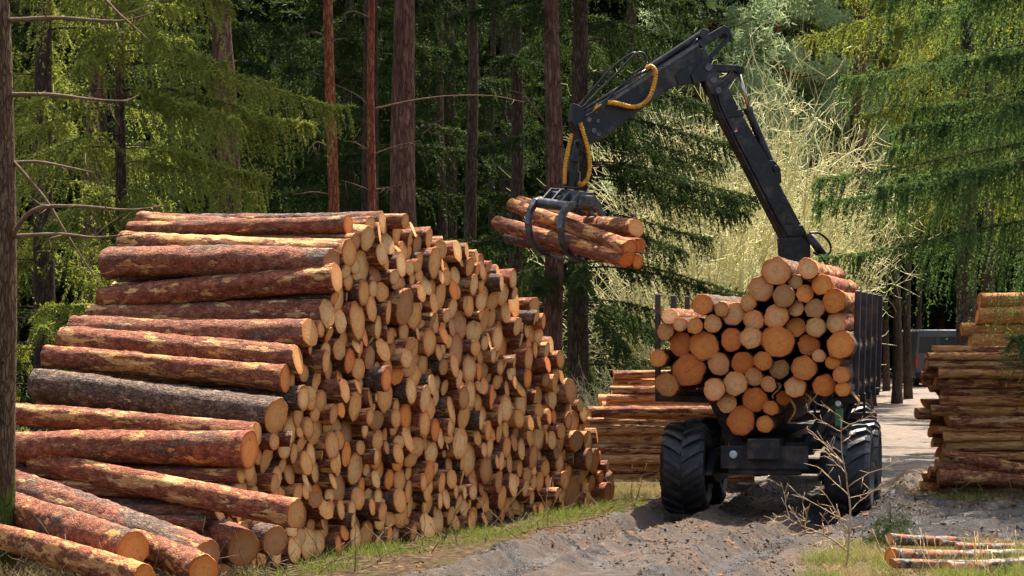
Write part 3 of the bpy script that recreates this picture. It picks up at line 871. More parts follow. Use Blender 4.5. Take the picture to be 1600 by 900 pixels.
coil_hose([(1003, 110), (1011, 106), (1018, 115), (1016, 135), (1008, 155), (996, 166), (980, 169), (960, 164), (944, 162)], .036, jib, -.26)
coil_hose([(936, 167), (929, 170), (925, 176)], .036, jib, -.2)
for (x, y, r) in ((918, 188, .045), (926, 205, .045), (933, 210, .04), (932, 190, .035)):
    part(pin(G(), x, y, r, .125), 'pivot_pin', MSTEEL, jib, .006)
g = plate([(893, 162), (906, 168), (914, 184), (912, 224), (902, 230), (899, 205), (890, 190)], .30); pin(g, 904, 222, .05, .2); part(g, 'tip_bracket', MBLACK, jib, .01)

# --- grapple
GU = unit(np.array([.74, -.66, -.13])); GPp = unit(np.array([.66, .74, 0])); GC = CP(893, 300)
g = G(); g.beam(CP(903, 222), CP(897, 252), .12, .10); g.cyl(CP(896, 248), CP(894, 272), .10, 16); g.cyl(CP(894, 268), CP(893, 292), .14, 20)
g.box(CP(898, 250), [cd, cn, UP], [.08, .16, .04])
for o_ in (-.09, .09): g.cyl(CP(897, 250, o_), CP(894, 280, o_), .03, 8)
rot = part(g, 'rotator', MBLACK, jib, .008)
coil_hose([(902, 194), (908, 212), (914, 234), (917, 258), (914, 278), (906, 289), (899, 287)], .034, rot, -.22)
coil_hose([(891, 210), (886, 232), (881, 256), (880, 276), (880, 288)], .034, rot, -.12)


def GL3(u, p, z): return GC + GU * u + GPp * p + UP * z


grap = part(G().prism([GL3(-.34, -.16, -.02), GL3(-.34, .16, -.02), GL3(-.34, .22, -.2), GL3(-.34, -.22, -.2)], GU * .68), 'grapple', MSTEEL, None, .02)
for u in (-.30, -.1, .1, .30):
    g = G(); g.prism([GL3(u - .015, p, z) for p, z in [(-.40, -.16), (-.16, .03), (.16, .03), (.40, -.16), (.40, -.24), (.14, -.1), (-.14, -.1), (-.40, -.24)]], GU * .03); part(g, 'grapple_rib', MSTEEL, grap, .006)


def claw(sgn, us, bottom):
    prof_o = [(.36, -.12), (.52, -.16), (.66, -.32), (.71, -.56), (.67, -.80), (.54, -.96), (.34, -1.06), (.12, -1.09)]
    prof_i = [(.12, -1.04), (.32, -1.0), (.48, -.90), (.585, -.76), (.62, -.56), (.58, -.38), (.48, -.27), (.34, -.23)]
    g = G()
    for u in us:
        g.prism([GL3(u - .045, sgn * p, z) for p, z in prof_o + prof_i], GU * .09)
    g.cyl(GL3(us[0], sgn * .43, -.22), GL3(us[-1], sgn * .43, -.22), .085, 16)
    g.beam(GL3(us[0], sgn * .16, -1.07), GL3(us[-1], sgn * .16, -1.07), .07, .04, UP)
    return part(g, 'claw', MSTEEL, grap, .012)


claw(-1, (-.34, .34), True); claw(1, (-.12, .12), True)
g = G(); g.cyl(GL3(0, -.3, -.13), GL3(0, .3, -.13), .07, 14); part(g, 'claw_cylinder', MBLACK, grap, 0, True)

# logs held in the grapple
HELDK = 1.3
HELD = [
    ((994, 356, 27.0), (842, 350, 29.4), .145, 'honey', .46, 'smooth reddish log uppermost on the right of the grapple bundle'),
    ((984, 388, 26.6), (800, 320, 28.9), .125, 'orange', .72, 'half-peeled log running diagonally through the front claws of the grapple'),
    ((980, 406, 26.6), (776, 348, 28.7), .130, 'red-orange', .55, 'peeled and flaky log at the bottom front of the grapple bundle'),
    ((1000, 384, 27.3), (850, 366, 29.7), .120, 'red-orange', .30, 'dark log in the middle of the grapple bundle with red-orange end'),
    ((996, 409, 27.2), (792, 372, 29.3), .100, 'orange', .25, 'thin dark log lowest at the back of the grapple bundle'),
    ((966, 372, 27.9), (812, 314, 29.6), .105, 'honey', .62, 'short-looking log whose pale butt shows at the top left of the bundle'),
]
for (a, b, r, tint, bark, lab) in HELD:
    put_log('gripped_log', P(a[0], a[1], a[2] + HELDK), P(b[0], b[1], b[2] + HELDK), r, tint, bark, lab, 'log', 'logs held in the grapple', back_cut=True)

# --- the load: (crop x, y, radius) read on the photograph, placed on the sawn plane of the load
LOAD = [(737, 117, 72, 'pinkish'), (908, 103, 55, 'pinkish'), (838, 173, 40, 'pale'), (985, 190, 55, 'orange'), (655, 212, 62, 'pinkish'), (778, 252, 58, 'brown'), (893, 237, 48, 'orange'), (1050, 278, 62, 'orange'), (338, 297, 55, 'orange'), (440, 322, 38, 'pinkish'), (507, 347, 60, 'pinkish'), (585, 288, 45, 'pinkish'), (615, 382, 52, 'pinkish'), (737, 362, 66, 'pinkish'), (845, 318, 42, 'pinkish'), (945, 318, 52, 'brown'), (160, 360, 42, 'pinkish'), (218, 405, 36, 'pinkish'), (138, 442, 48, 'honey'), (297, 413, 41, 'orange'), (393, 400, 48, 'pinkish'), (842, 420, 52, 'orange'), (950, 420, 50, 'pale'), (1062, 398, 55, 'pinkish'), (222, 512, 66, 'red-orange'), (345, 520, 78, 'orange'), (497, 487, 60, 'red-orange'), (600, 478, 54, 'pinkish'), (745, 498, 85, 'orange'), (913, 518, 57, 'red-orange'), (1085, 515, 69, 'orange'), (968, 575, 34, 'pinkish'), (98, 588, 45, 'orange'), (1042, 610, 37, 'orange'), (263, 652, 86, 'red-orange'), (425, 620, 56, 'pinkish'), (555, 613, 60, 'red-orange'), (665, 603, 48, 'orange'), (755, 648, 54, 'pale'), (885, 642, 61, 'orange'), (1090, 678, 43, 'orange'), (145, 732, 65, 'honey'), (515, 725, 63, 'pinkish'), (615, 687, 46, 'pinkish'), (695, 728, 44, 'pinkish'), (840, 743, 53, 'pinkish'), (997, 735, 61, 'red-orange'), (1097, 755, 38, 'orange'), (402, 757, 57, 'pinkish'), (470, 832, 50, 'pinkish'), (622, 812, 64, 'red-orange'), (777, 802, 38, 'red-orange'), (707, 857, 40, 'orange'), (547, 927, 72, 'red-orange'), (675, 945, 42, 'orange')]


def load_plane(px, py, b):
    o = FO + HD * b; a = (px - 800) / F
    Y = (HD[:2] @ o[:2]) / (HD[0] * a + HD[1])
    return np.array([a * Y, Y, CAMH + (HOR - py) / F * Y]), F / Y


lr = np.random.default_rng(12)
lsort = sorted(LOAD, key=lambda q: (int(q[1] / 95), q[0])); seen = {}
for (x, y, r, tint) in lsort:
    row = int(y / 95); seen[row] = seen.get(row, 0) + 1
    b0 = -.38 + float(np.clip(lr.normal(0, .07), -.14, .16)) + (.10 if tint in ('red-orange',) else 0)
    e, s = load_plane(1000 + x / 3.4625, 390 + y / 3.4625, b0); rr = r / 3.4625 / s
    size = 'thick' if rr > .165 else 'thin' if rr < .115 else 'medium'
    col = {'brown': 'splintered brown', 'pinkish': 'pale pinkish'}.get(tint, tint)
    lab = f'{size} {col}-ended log, {nth(seen[row])} from left in {nth(row + 1)} level down of the load'
    d = unit(HD + RT * lr.normal(0, .008))
    put_log('loaded_log', e, e + d * 5.4 + UP * .02, rr * 1.05, tint, float(lr.uniform(.1, .6)), lab, 'log', 'logs loaded on the forwarder', var=int(lr.choice([1, 3, 5, 7, 9])))

MSTRIP = mat_plain('bark_strip', (.22, .09, .03), (.50, .26, .10), 9, .9, .1, 0, .1)
for (x, y, n_, ln, lab) in [(1237, 622, .0, .34, 'longest torn bark strip hanging under the middle of the load'), (1213, 598, .02, .22, 'short curled bark strip hanging beside the lowest orange log'), (1337, 612, -.05, .26, 'torn bark strip dangling at the outer edge of the load'), (1262, 614, .0, .2, 'small bark shred hanging left of the mudguard')]:
    e, _ = load_plane(x, y, -.30); q = np.linspace(0, 1, 8)[:, None]
    p = e + UP * -ln * q + RT * (.05 * np.sin(q * 5 + x)) + HD * (.04 * np.cos(q * 4)); g = G(); wv = .022 * (1 - .6 * q)
    l_, r_ = p - RT * wv, p + RT * wv + HD * .012
    v = np.vstack([l_, r_, l_ + HD * .006, r_ + HD * .006]); f = []
    for i in range(7): f += [[i, i + 1, i + 9, i + 8], [i + 16, i + 24, i + 25, i + 17]]
    tag(g.add(v, f).obj('bark_strip', MSTRIP), lab, 'bark', 'bark strips hanging from the load')

# ------------------------------------------------------------------ birch poles in the grass
GB = 'birch poles lying in the grass'
for (a, b, r, tint, lab) in [
    ((1390, 842, 20.0), (1495, 846, 20.6), .062, 'pale', 'short pale birch pole lying behind the others in the grass'),
    ((1392, 869, 19.3), (1600, 868, 20.2), .085, 'orange', 'thickest birch pole with orange end and red patches, in front of the grass'),
    ((1395, 880, 19.0), (1560, 882, 19.6), .050, 'brown', 'thin dark birch pole under the thickest one'),
    ((1495, 856, 20.1), (1640, 856, 20.9), .055, 'pale', 'pale birch pole reaching out towards the wet track'),
    ((1480, 890, 18.9), (1680, 872, 19.7), .078, 'honey', 'whitish birch pole lying askew lowest of the heap'),
    ((1470, 848, 20.3), (1600, 862, 20.9), .035, 'honey', 'slender grey birch pole lying between the pale ones'),
]:
    a_, b_ = P(*a), P(*b)
    o = put_log('birch_pole', a_, b_, r, tint, .5, lab, 'log', GB, back_cut=True)
    o.data = o.data.copy(); o.data.materials[0] = MBIRCH


# ------------------------------------------------------------------ trees
def needle_tris(Pt, D, L, hang, k, nl, nw, r):
    N = len(Pt)
    u = r.random((N, k)) ** .8
    pos = Pt[:, None] + D[:, None] * (L[:, None] * u)[..., None]
    pos[..., 2] -= hang[:, None] * L[:, None] * u * u
    tang = D[:, None] + np.array([0, 0, -1.]) * (2 * hang[:, None] * u)[..., None]
    tang = unit(tang)
    d = unit(tang * .75 + unit(r.normal(size=(N, k, 3))) * .75)
    side = unit(np.cross(d, r.normal(size=(N, k, 3)))) * (nw / 2)
    ln = nl * r.uniform(.6, 1.3, (N, k, 1))
    return np.stack([pos - side, pos + side, pos + d * ln], 2).reshape(-1, 3)


def spruce_geo(seed, H, z0, R0, step=.42, per=6, dens=11, k=40, nl=.055, nw=.018, hang=.9, zfine=10.5, az=None, droop=.55, taper=.75, tw=1.0, extra=()):
    """returns (trunk+limb geometry, crown geometry); local origin at the foot"""
    r = np.random.default_rng(seed); T, C = G(), G()
    tr = .011 * H
    zs = np.linspace(-.3, H, 16)
    T.tube(np.stack([.03 * np.sin(zs * .5 + seed), .03 * np.cos(zs * .4), zs], -1), np.maximum(tr * (1 - zs / H), .0006 * H) + .0032 * H * np.exp(-zs / .3).clip(0, 1.5), 14)
    z = z0
    while z < H - .25:
        f = (z - z0) / (H - z0); R = R0 * (1 - f) ** taper
        coarse = z > zfine
        more = list(extra) if z == z0 else []
        for j in range((per if not coarse else max(4, per - 1)) + len(more)):
            L = R * r.uniform(.7, 1.18); a = r.uniform(0, 2 * PI); zx = z
            if az is not None and r.random() < .55: a = az + r.normal(0, .6)
            if j < len(more): zx, a, L = more[j]
            if L < .15: continue
            zz = zx + r.uniform(-.2, .2) * min(1, H / 5); s = np.linspace(0, 1, 9)
            wob = r.normal(0, .05)
            path = np.stack([np.cos(a + wob * s * 2) * L * s, np.sin(a + wob * s * 2) * L * s, zz + L * (.16 * s - droop * s ** 2 + droop * .55 * s ** 3)], -1)
            T.tube(path, .013 * (L / 3 + .3) * (1 - .85 * s), 5, False)
            bh, bt = r.uniform(.35, 1.25), r.uniform(.55, 1.2)
            q = int(L * dens * (.5 if coarse else 1) * r.uniform(.6, 1.1)) + 3
            ss = r.uniform(.12, 1, q) ** .8
            pts = np.stack([np.interp(ss, s, path[:, i]) for i in range(3)], -1)
            bd = unit(np.array([np.cos(a), np.sin(a), -.2])); sd_ = np.array([-np.sin(a), np.cos(a), 0])
            sg = np.where(r.random(q) < .5, -1, 1)[:, None]
            D = unit(bd * r.uniform(.2, .8, (q, 1)) + sd_ * sg * r.uniform(.2, .9, (q, 1)) + np.array([0, 0, -1]) * r.uniform(0, .5, (q, 1)))
            Lt = tw * bt * (.12 + .5 * np.sin(PI * np.clip(ss, 0, 1) ** .9) * r.uniform(.2, 1.3, q)) * (.55 + .45 * min(1, L / 2))
            Lt[ss > .93] *= 1.3
            hg = hang * bh * r.uniform(.3, 1.4, q)
            kk = k if not coarse else max(8, k // 4); m = 1 if not coarse else 3.0
            C.tris(needle_tris(pts, D, Lt, hg, kk, nl * m, nw * m * 1.1, r))
            # needles sitting along the bough itself
            q2 = int(L * 46 * (.4 if coarse else 1)); s2 = r.uniform(.2, 1, q2); p2 = np.stack([np.interp(s2, s, path[:, i]) for i in range(3)], -1)
            d2 = unit(bd * .5 + r.normal(size=(q2, 3)) * [.8, .8, .45])
            C.tris(needle_tris(p2, d2, r.uniform(.06, .24, q2) * min(1, L), np.full(q2, .3), 9, nl * 1.1 * m, nw * m, r))
        z += step * (1 if not coarse else 1.5)
    return T, C


def plant_tree(name, geo, loc, label, cat, bark, leaf, group=None, rot=0):
    T, C = geo
    t = T.obj(name, bark); t.location = loc; t.rotation_euler = (0, 0, rot)
    # the thing is an Empty that parents trunk and crown
    e = empty(name, label, cat, tuple(loc), group); e.rotation_euler = (0, 0, rot)
    t.name = 'trunk'; t.parent = e; t.location = (0, 0, 0); t.rotation_euler = (0, 0, 0)
    c = C.obj('crown', leaf, e, False)
    e.name = name
    return e


def copy_tree(src, loc, label, rot=0, sc=1.0, group=None):
    c = dup(src, label); c.location = loc; c.rotation_euler = (0, 0, rot); c.scale = (sc, sc, sc)
    if group: c['group'] = group
    return c


def at(px, Y, z=0.0): return ((px - 800) / F * Y * K, Y * K, z)


def pine_geo(seed, base, top, r0, H=20, zc=9.5, cr=2.4, n=46, k=90, nwid=.045):
    """trunk leaning from base to top point (at 8 m), crown of needle tufts above zc"""
    r = np.random.default_rng(seed); T, C = G(), G()
    lean = np.array([*(np.array(top) - np.array(base)), 0])
    zs = np.concatenate([np.linspace(-.3, 9, 14), np.linspace(10, H, 8)])
    path = np.stack([lean[0] * zs / 8 + .05 * np.sin(zs * .6 + seed), lean[1] * zs / 8, zs], -1)
    rad = r0 * (1 - .72 * np.clip(zs / H, 0, 1)) + r0 * .35 * np.exp(-np.maximum(zs, 0) / .35)
    T.tube(path, rad + r.normal(0, r0 * .025, len(zs)), 18)
    for i in range(n):
        z = r.uniform(zc, H); f = (z - zc) / (H - zc); a = r.uniform(0, 6.28); L = cr * (1 - .6 * f) * r.uniform(.45, 1.1)
        c0 = np.array([np.interp(z, zs, path[:, 0]), np.interp(z, zs, path[:, 1]), z]); s = np.linspace(0, 1, 6)[:, None]
        tip = c0 + np.array([np.cos(a) * L, np.sin(a) * L, L * r.uniform(.0, .45)])
        bp = c0 * (1 - s) + tip * s + np.array([0, 0, -.12 * L]) * np.sin(s * PI)
        T.tube(bp, .035 * (1 - .8 * s[:, 0]), 5, False)
        for j in range(5):
            cc = bp[-1 - (j % 3)] + r.normal(0, .28, 3) * [1, 1, .55]; q = k // 5 * 2
            dirs = unit(r.normal(size=(q, 3)) + [0, 0, .4]); pos = cc + r.normal(0, .20, (q, 3)) * [1, 1, .6]
            side = unit(np.cross(dirs, r.normal(size=(q, 3)))) * nwid
            C.tris(np.stack([pos - side, pos + side, pos + dirs * r.uniform(.10, .22, (q, 1)) * (1 + nwid * 20)], 1))
    return T, C


def dead_branch(parent, pts, r0, loc):
    p = smooth_path([np.array(q) - np.array(loc) for q in pts], 24); r = np.random.default_rng(int(abs(pts[-1][0]) * 1000) % 9999)
    g = G().tube(p, np.linspace(r0, r0 * .25, 24) * (1 + r.normal(0, .06, 24)), 7)
    for i in range(6, 24, 3):
        d = unit(r.normal(size=3)) * r.uniform(.08, .35); g.tube([p[i], p[i] + d * .5 + r.normal(0, .02, 3), p[i] + d], [r0 * .25, r0 * .18, r0 * .08], 4)
    return g.obj('dead_branch', MTWIG, parent)


# mossy tree at the edge of the picture, with dead branches
loc = at(-6, 19.0)
moss = plant_tree('mossy_spruce', pine_geo(31, (0, 0), (0, 0), .19, 17, 10, 2.2, 30), loc, 'brown trunk with mossy foot and dead side branches beside the log stack', 'tree', MMOSSY, MSPRUCE)
Yt = 19.0
for (pts, r) in [([(12, 32, 19), (90, 28, 18.8), (185, 33, 18.6), (240, 20, 18.5)], .030), ([(10, 148, 19), (80, 148, 18.9), (150, 156, 18.7), (200, 158, 18.6)], .028), ([(10, 255, 19), (60, 253, 19), (110, 262, 18.8), (148, 270, 18.7)], .022), ([(12, 378, 19), (50, 330, 18.8), (110, 322, 18.6), (200, 328, 18.5), (255, 322, 18.4)], .030), ([(10, 370, 19), (90, 366, 18.8), (150, 371, 18.7), (205, 366, 18.6)], .026), ([(10, 240, 19), (70, 310, 18.9), (110, 375, 18.8), (160, 450, 18.8)], .02), ([(14, 0, 19), (130, -20, 18.7), (190, 25, 18.5), (232, 62, 18.4)], .022)]:
    dead_branch(moss, [P(*q) for q in pts], r, loc)

# standing pines: (px at mid, Y, radius, lean px over 8 m, label, material)
PINES = [
    (366, 31, .25, -26, 'thick pale reddish pine trunk rising behind the top of the log stack', MPINE),
    (523, 29, .105, -8, 'slim orange pine trunk nearest the hanging spruce bough', MPINE_ORANGE),
    (586, 29.5, .082, -4, 'slimmest orange pine trunk with thin dead side branches', MPINE_ORANGE),
    (640, 32, .285, -14, 'stoutest purplish pine trunk right of the two slim orange ones', MPINE),
    (738, 38, .16, -3, 'dark shaded trunk between the stout pine and the grapple', MSPRUCE_BARK),
    (806, 37, .165, -2, 'dark brown trunk just left of the crane tip', MSPRUCE_BARK),
    (862, 34.5, .215, 2, 'reddish dark trunk directly behind the grapple', MPINE),
    (1343, 58, .38, 0, 'broad dull red trunk behind the machine\'s stakes', MPINE),
    (1400, 62, .17, 0, 'straight grey trunk beside the far track, second before the van', MSPRUCE_BARK),
    (1383, 74, .14, 2, 'thin dark trunk at the far bend of the track', MSPRUCE_BARK),
    (1418, 66, .15, 4, 'slightly leaning trunk closest to the parked van', MSPRUCE_BARK),
    (1437, 84, .14, 0, 'slender trunk standing behind the parked van', MSPRUCE_BARK),
    (1145, 58, .19, 2, 'orange upper pine trunk showing above the crane elbow', MPINE_ORANGE),
    (690, 44, .13, 0, 'thin far trunk in the gloom right of the stout pine', MSPRUCE_BARK),
    (770, 50, .12, 0, 'thinnest trunk deep in the dark wood', MSPRUCE_BARK),
    (130, 36, .17, 30, 'reddish leaning trunk half hidden behind the hanging spruce', MPINE),
]
pine_src = {}
pines = []
for i, (px, Y, r, ln, lab, mt) in enumerate(PINES):
    loc = at(px, Y); q = ln / F * Y
    zc = 13.0
    big = 1.25 if r > .2 else 1.0
    e = plant_tree('pine_tree', pine_geo(200 + i, (0, 0), (q, 0), r, 19 if i < 8 else 22, zc if Y < 45 else 7 + .11 * Y if i != 12 else 9.5, 2.9 if i == 12 else 1.7 * big, 90 if i == 12 else 26 if Y < 45 else 50, 90 if i != 12 else 200, .04 if i != 12 else .014), loc, lab, 'tree', mt, MPINE_L if i == 12 else MSPRUCE if i > 7 else MPINE_L, 'standing forest trunks')
    pines.append(e)
for (i, pts, r) in [(2, [(586, 170, 29.4), (640, 158, 29.2), (700, 150, 29), (770, 150, 28.8), (820, 160, 28.7)], .02), (2, [(586, 240, 29.4), (620, 228, 29.3), (655, 220, 29.2)], .014), (2, [(587, 296, 29.4), (615, 292, 29.3), (650, 282, 29.2)], .014), (2, [(584, 175, 29.5), (560, 150, 29.5), (520, 130, 29.6)], .014), (2, [(583, 300, 29.5), (560, 290, 29.4), (535, 282, 29.3)], .014), (2, [(583, 240, 29.5), (560, 225, 29.4), (540, 220, 29.3)], .014), (2, [(582, 30, 29.5), (555, 18, 29.4), (535, 22, 29.3)], .014), (1, [(520, 60, 29), (490, 50, 29), (470, 62, 29)], .014), (1, [(523, 305, 29), (490, 300, 28.9), (455, 305, 28.8)], .014), (1, [(522, 235, 29), (495, 222, 28.9), (480, 240, 28.8)], .014), (3, [(660, 210, 31.8), (672, 200, 31.7), (680, 190, 31.6)], .02), (3, [(655, 0, 31.8), (690, -4, 31.6), (720, 20, 31.4)], .02), (6, [(850, 190, 34.2), (820, 150, 34), (790, 140, 33.8)], .018)]:
    dead_branch(pines[i], [P(*q) for q in pts], r, pines[i].location)

# spruces
GS = 'spruces standing round the clearing'
sA = plant_tree('spruce_tree', spruce_geo(1, 12.5, 4.4, 2.9, .80, 5, 30, 46, hang=1.8, droop=.78, taper=1.1, tw=1.15, az=-1.1, extra=[(6.5, -.10, 3.35), (6.0, -.35, 3.0), (5.0, -.8, 2.8)]), at(190, 26.5), 'spruce with drooping sunlit-fringed boughs hanging over the log stack', 'tree', MSPRUCE_BARK, MSPRUCE_SUN, GS)
sB = plant_tree('spruce_tree', spruce_geo(2, 20, .7, 3.2, .70, 5, 24, 32, .06, .02, hang=1.2), at(70, 31), 'bushy spruce with boughs down to the ground behind the mossy trunk', 'tree', MSPRUCE_BARK, MSPRUCE_SUN, GS)
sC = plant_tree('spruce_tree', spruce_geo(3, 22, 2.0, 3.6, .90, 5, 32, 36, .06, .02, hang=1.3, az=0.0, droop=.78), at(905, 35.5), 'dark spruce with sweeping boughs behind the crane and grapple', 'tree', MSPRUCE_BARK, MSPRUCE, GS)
sD = plant_tree('spruce_tree', spruce_geo(4, 20, 4.5, 4.9, .95, 5, 34, 50, hang=2.2, az=PI + .35, droop=.62, tw=1.25, extra=[(3.1, PI + 1.0, 4.2), (2.6, PI + 1.15, 4.0)]), at(1790, 29.6), 'big spruce with curtains of hanging twigs over the stack by the wet track', 'tree', MSPRUCE_BARK, MSPRUCE_HALF, GS)
sE = plant_tree('spruce_tree', spruce_geo(5, 22, 6.3, 3.7, .95, 5, 30, 36, .06, .02, hang=2.0, az=-1.9, droop=.65, tw=1.25), at(1510, 38), 'light green spruce between the tall bright stack and the bare bush', 'tree', MSPRUCE_BARK, MSPRUCE_SUN, GS)
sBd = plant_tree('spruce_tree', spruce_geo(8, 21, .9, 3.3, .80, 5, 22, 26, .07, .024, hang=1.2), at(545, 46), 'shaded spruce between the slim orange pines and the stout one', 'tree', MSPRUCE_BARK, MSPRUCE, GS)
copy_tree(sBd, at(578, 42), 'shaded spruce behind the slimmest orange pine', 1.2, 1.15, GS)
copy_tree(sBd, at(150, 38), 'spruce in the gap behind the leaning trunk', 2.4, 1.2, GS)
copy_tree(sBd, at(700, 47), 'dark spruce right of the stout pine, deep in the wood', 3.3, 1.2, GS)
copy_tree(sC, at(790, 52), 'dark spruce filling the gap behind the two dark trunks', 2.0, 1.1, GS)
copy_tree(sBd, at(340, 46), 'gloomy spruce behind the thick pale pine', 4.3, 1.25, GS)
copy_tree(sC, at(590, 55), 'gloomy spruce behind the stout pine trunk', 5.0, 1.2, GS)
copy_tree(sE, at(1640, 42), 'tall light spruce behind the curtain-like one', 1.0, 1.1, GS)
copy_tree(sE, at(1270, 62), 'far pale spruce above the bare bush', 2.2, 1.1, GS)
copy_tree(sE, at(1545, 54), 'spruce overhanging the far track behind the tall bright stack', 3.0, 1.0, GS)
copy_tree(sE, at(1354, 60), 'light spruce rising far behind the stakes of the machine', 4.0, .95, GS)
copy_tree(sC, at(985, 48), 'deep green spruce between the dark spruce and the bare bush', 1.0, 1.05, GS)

MPINE_HAZE = mat_leaf('haze_tone_pine_needles', (.25, .35, .14), (.44, .54, .27), (.6, .7, .36), .45)  # distant haze and sunlight painted into the crowns as a paler colour
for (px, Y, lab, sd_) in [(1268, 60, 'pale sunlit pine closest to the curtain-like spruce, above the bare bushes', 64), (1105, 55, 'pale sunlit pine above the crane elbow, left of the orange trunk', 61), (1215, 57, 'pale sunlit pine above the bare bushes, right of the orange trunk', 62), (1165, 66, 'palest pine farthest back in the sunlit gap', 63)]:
    pines.append(plant_tree('pine_tree', pine_geo(sd_, (0, 0), (0, 0), .15, 17, 5.5, 3.0, 80, 200, .02), at(px, Y), lab, 'tree', MPINE_ORANGE, MPINE_HAZE, 'standing forest trunks'))

# far wood, one mass of trees
fr = np.random.default_rng(77); Gf = G(); Gt = G()
base_tr = [spruce_geo(300 + i, 24, 1.0 + i, 3.4, .8, 6, 6, 7, .30, .10, .8, zfine=99) for i in range(3)]
bases = [(np.vstack(T.v), T, np.vstack(C.v)) for T, C in base_tr]
spots = []
for Y in (60, 67, 75, 84, 95, 108, 124):
    half = .36 * Y
    for x in np.arange(-half, half, 3.4):
        X = x + fr.normal(0, 1.0); yy = (Y + fr.normal(0, 2.0)) * K
        if -4.5 < X - np.interp(yy, YC, XC) < 6.0 and yy < 88 * K: continue
        spots.append((X, yy))
for (X, yy) in spots:
    tv, T, cv = bases[fr.integers(3)]; a = fr.uniform(0, 6.28); s = fr.uniform(.85, 1.2) * (1 + max(0, yy - 90) / 110)
    R = np.array([[math.cos(a), -math.sin(a), 0], [math.sin(a), math.cos(a), 0], [0, 0, 1]]) * s
    Gf.tris(cv @ R.T + [X, yy, 0])
    Gt.tube([[X, yy, -.2], [X, yy, 12 * s], [X, yy, 23 * s]], [.22 * s, .14 * s, .03], 6, False)
fo = Gf.obj('far_woods', MFAR, None, False); tag(fo, 'dark mass of distant conifers closing off the view', 'forest', None, 'stuff')
tk = Gt.obj('woods_trunks', MSPRUCE_BARK, fo)


# bare willow bushes
def willow_geo(seed, H, R, n=130, twigs=9):
    r = np.random.default_rng(seed); g = G()
    for i in range(n):
        a = r.uniform(0, 6.28); b = R * .3 * math.sqrt(r.random()); p = np.array([b * math.cos(a), b * math.sin(a), -.1])
        lean = r.uniform(.1, 1.0) * R; h = H * r.uniform(.45, 1.0); s = np.linspace(0, 1, 12)
        az = a + r.normal(0, .5)
        path = p + np.stack([np.cos(az) * lean * s ** 1.4, np.sin(az) * lean * s ** 1.4, h * (s - .12 * s ** 3)], -1)
        path += np.cumsum(r.normal(0, .075, (12, 3)), 0)
        g.tube(path, np.linspace(.024, .008, 12), 4, False)
        for j in range(twigs):
            k = r.integers(3, 12); d = unit(unit(path[k] - path[k - 1]) * .4 + unit(r.normal(size=3)) * 1.0); L = r.uniform(.35, 1.25) * (H / 7)
            s2 = np.linspace(0, 1, 6)[:, None]; tp = path[k] + d * L * s2 + np.array([0, 0, .25 * L]) * s2 ** 2 + np.cumsum(r.normal(0, .05, (6, 3)), 0)
            g.tube(tp, np.linspace(.009, .005, 6), 3, False)
            for q in range(2):
                m = r.integers(2, 6); d2 = unit(d + unit(r.normal(size=3)) * .9) * r.uniform(.2, .6)
                g.tube([tp[m], tp[m] + d2 * .5 + r.normal(0, .03, 3), tp[m] + d2], [.007, .006, .005], 3, False)
    return g


GW = 'bare bushes behind the machine'
wb = willow_geo(1, 9.4, 3.2, 150, 9).obj('willow_bush', MWILLOW); wb.location = at(1160, 41); tag(wb, 'large tangled straw-coloured bare bush right behind the crane boom', 'bush', GW)
w2 = willow_geo(2, 6.2, 3.0, 110, 9).obj('willow_bush', MWILLOW); w2.location = at(1060, 39.5); tag(w2, 'lower tangled bare bush by the dark spruce boughs', 'bush', GW)
w3 = wb.copy(); COL.objects.link(w3); w3.location = at(1262, 43); w3.rotation_euler = (0, 0, 2); w3.scale = (.62, .62, .8); tag(w3, 'bare straw-coloured bush right of the crane boom', 'bush', GW)
w4 = w2.copy(); COL.objects.link(w4); w4.location = at(1180, 46); w4.rotation_euler = (0, 0, 1); w4.scale = (1.1, 1.1, 1.5); tag(w4, 'pale bush filling the gap behind the other bare ones', 'bush', GW)
w5 = w2.copy(); COL.objects.link(w5); w5.location = at(955, 33.2); w5.rotation_euler = (0, 0, 3); w5.scale = (.3, .3, .3); tag(w5, 'low twiggy bush at the far end of the tall stack', 'bush', GW)


# bare sapling in front of the wheel, and the little spruce
def sapling_geo(seed, H):
    r = np.random.default_rng(seed); g = G(); s = np.linspace(0, 1, 14)
    main = np.stack([.05 * np.sin(s * 5) - .03 * s, .03 * np.sin(s * 4), H * s], -1) + np.cumsum(r.normal(0, .006, (14, 3)), 0)
    g.tube(main, np.linspace(.014, .004, 14), 6)
    for i in range(3, 14):
        for _ in range(1 + (i % 3 == 0)):
            sg = r.choice([-1, 1]); L = H * r.uniform(.16, .48) * (1 - .3 * i / 14)
            d = unit(np.array([sg * r.uniform(.5, 1.1), r.normal(0, .5), r.uniform(.35, 1.0)]))
            q = main[i] + d * L * np.linspace(0, 1, 8)[:, None] + np.cumsum(r.normal(0, .008, (8, 3)), 0)
            g.tube(q, np.linspace(.006, .0022, 8), 5)
            for j in range(2, 8):
                e = q[j] + unit(d + r.normal(0, .7, 3)) * r.uniform(.04, .16); g.tube([q[j], e], [.0035, .0018], 4)
    return g


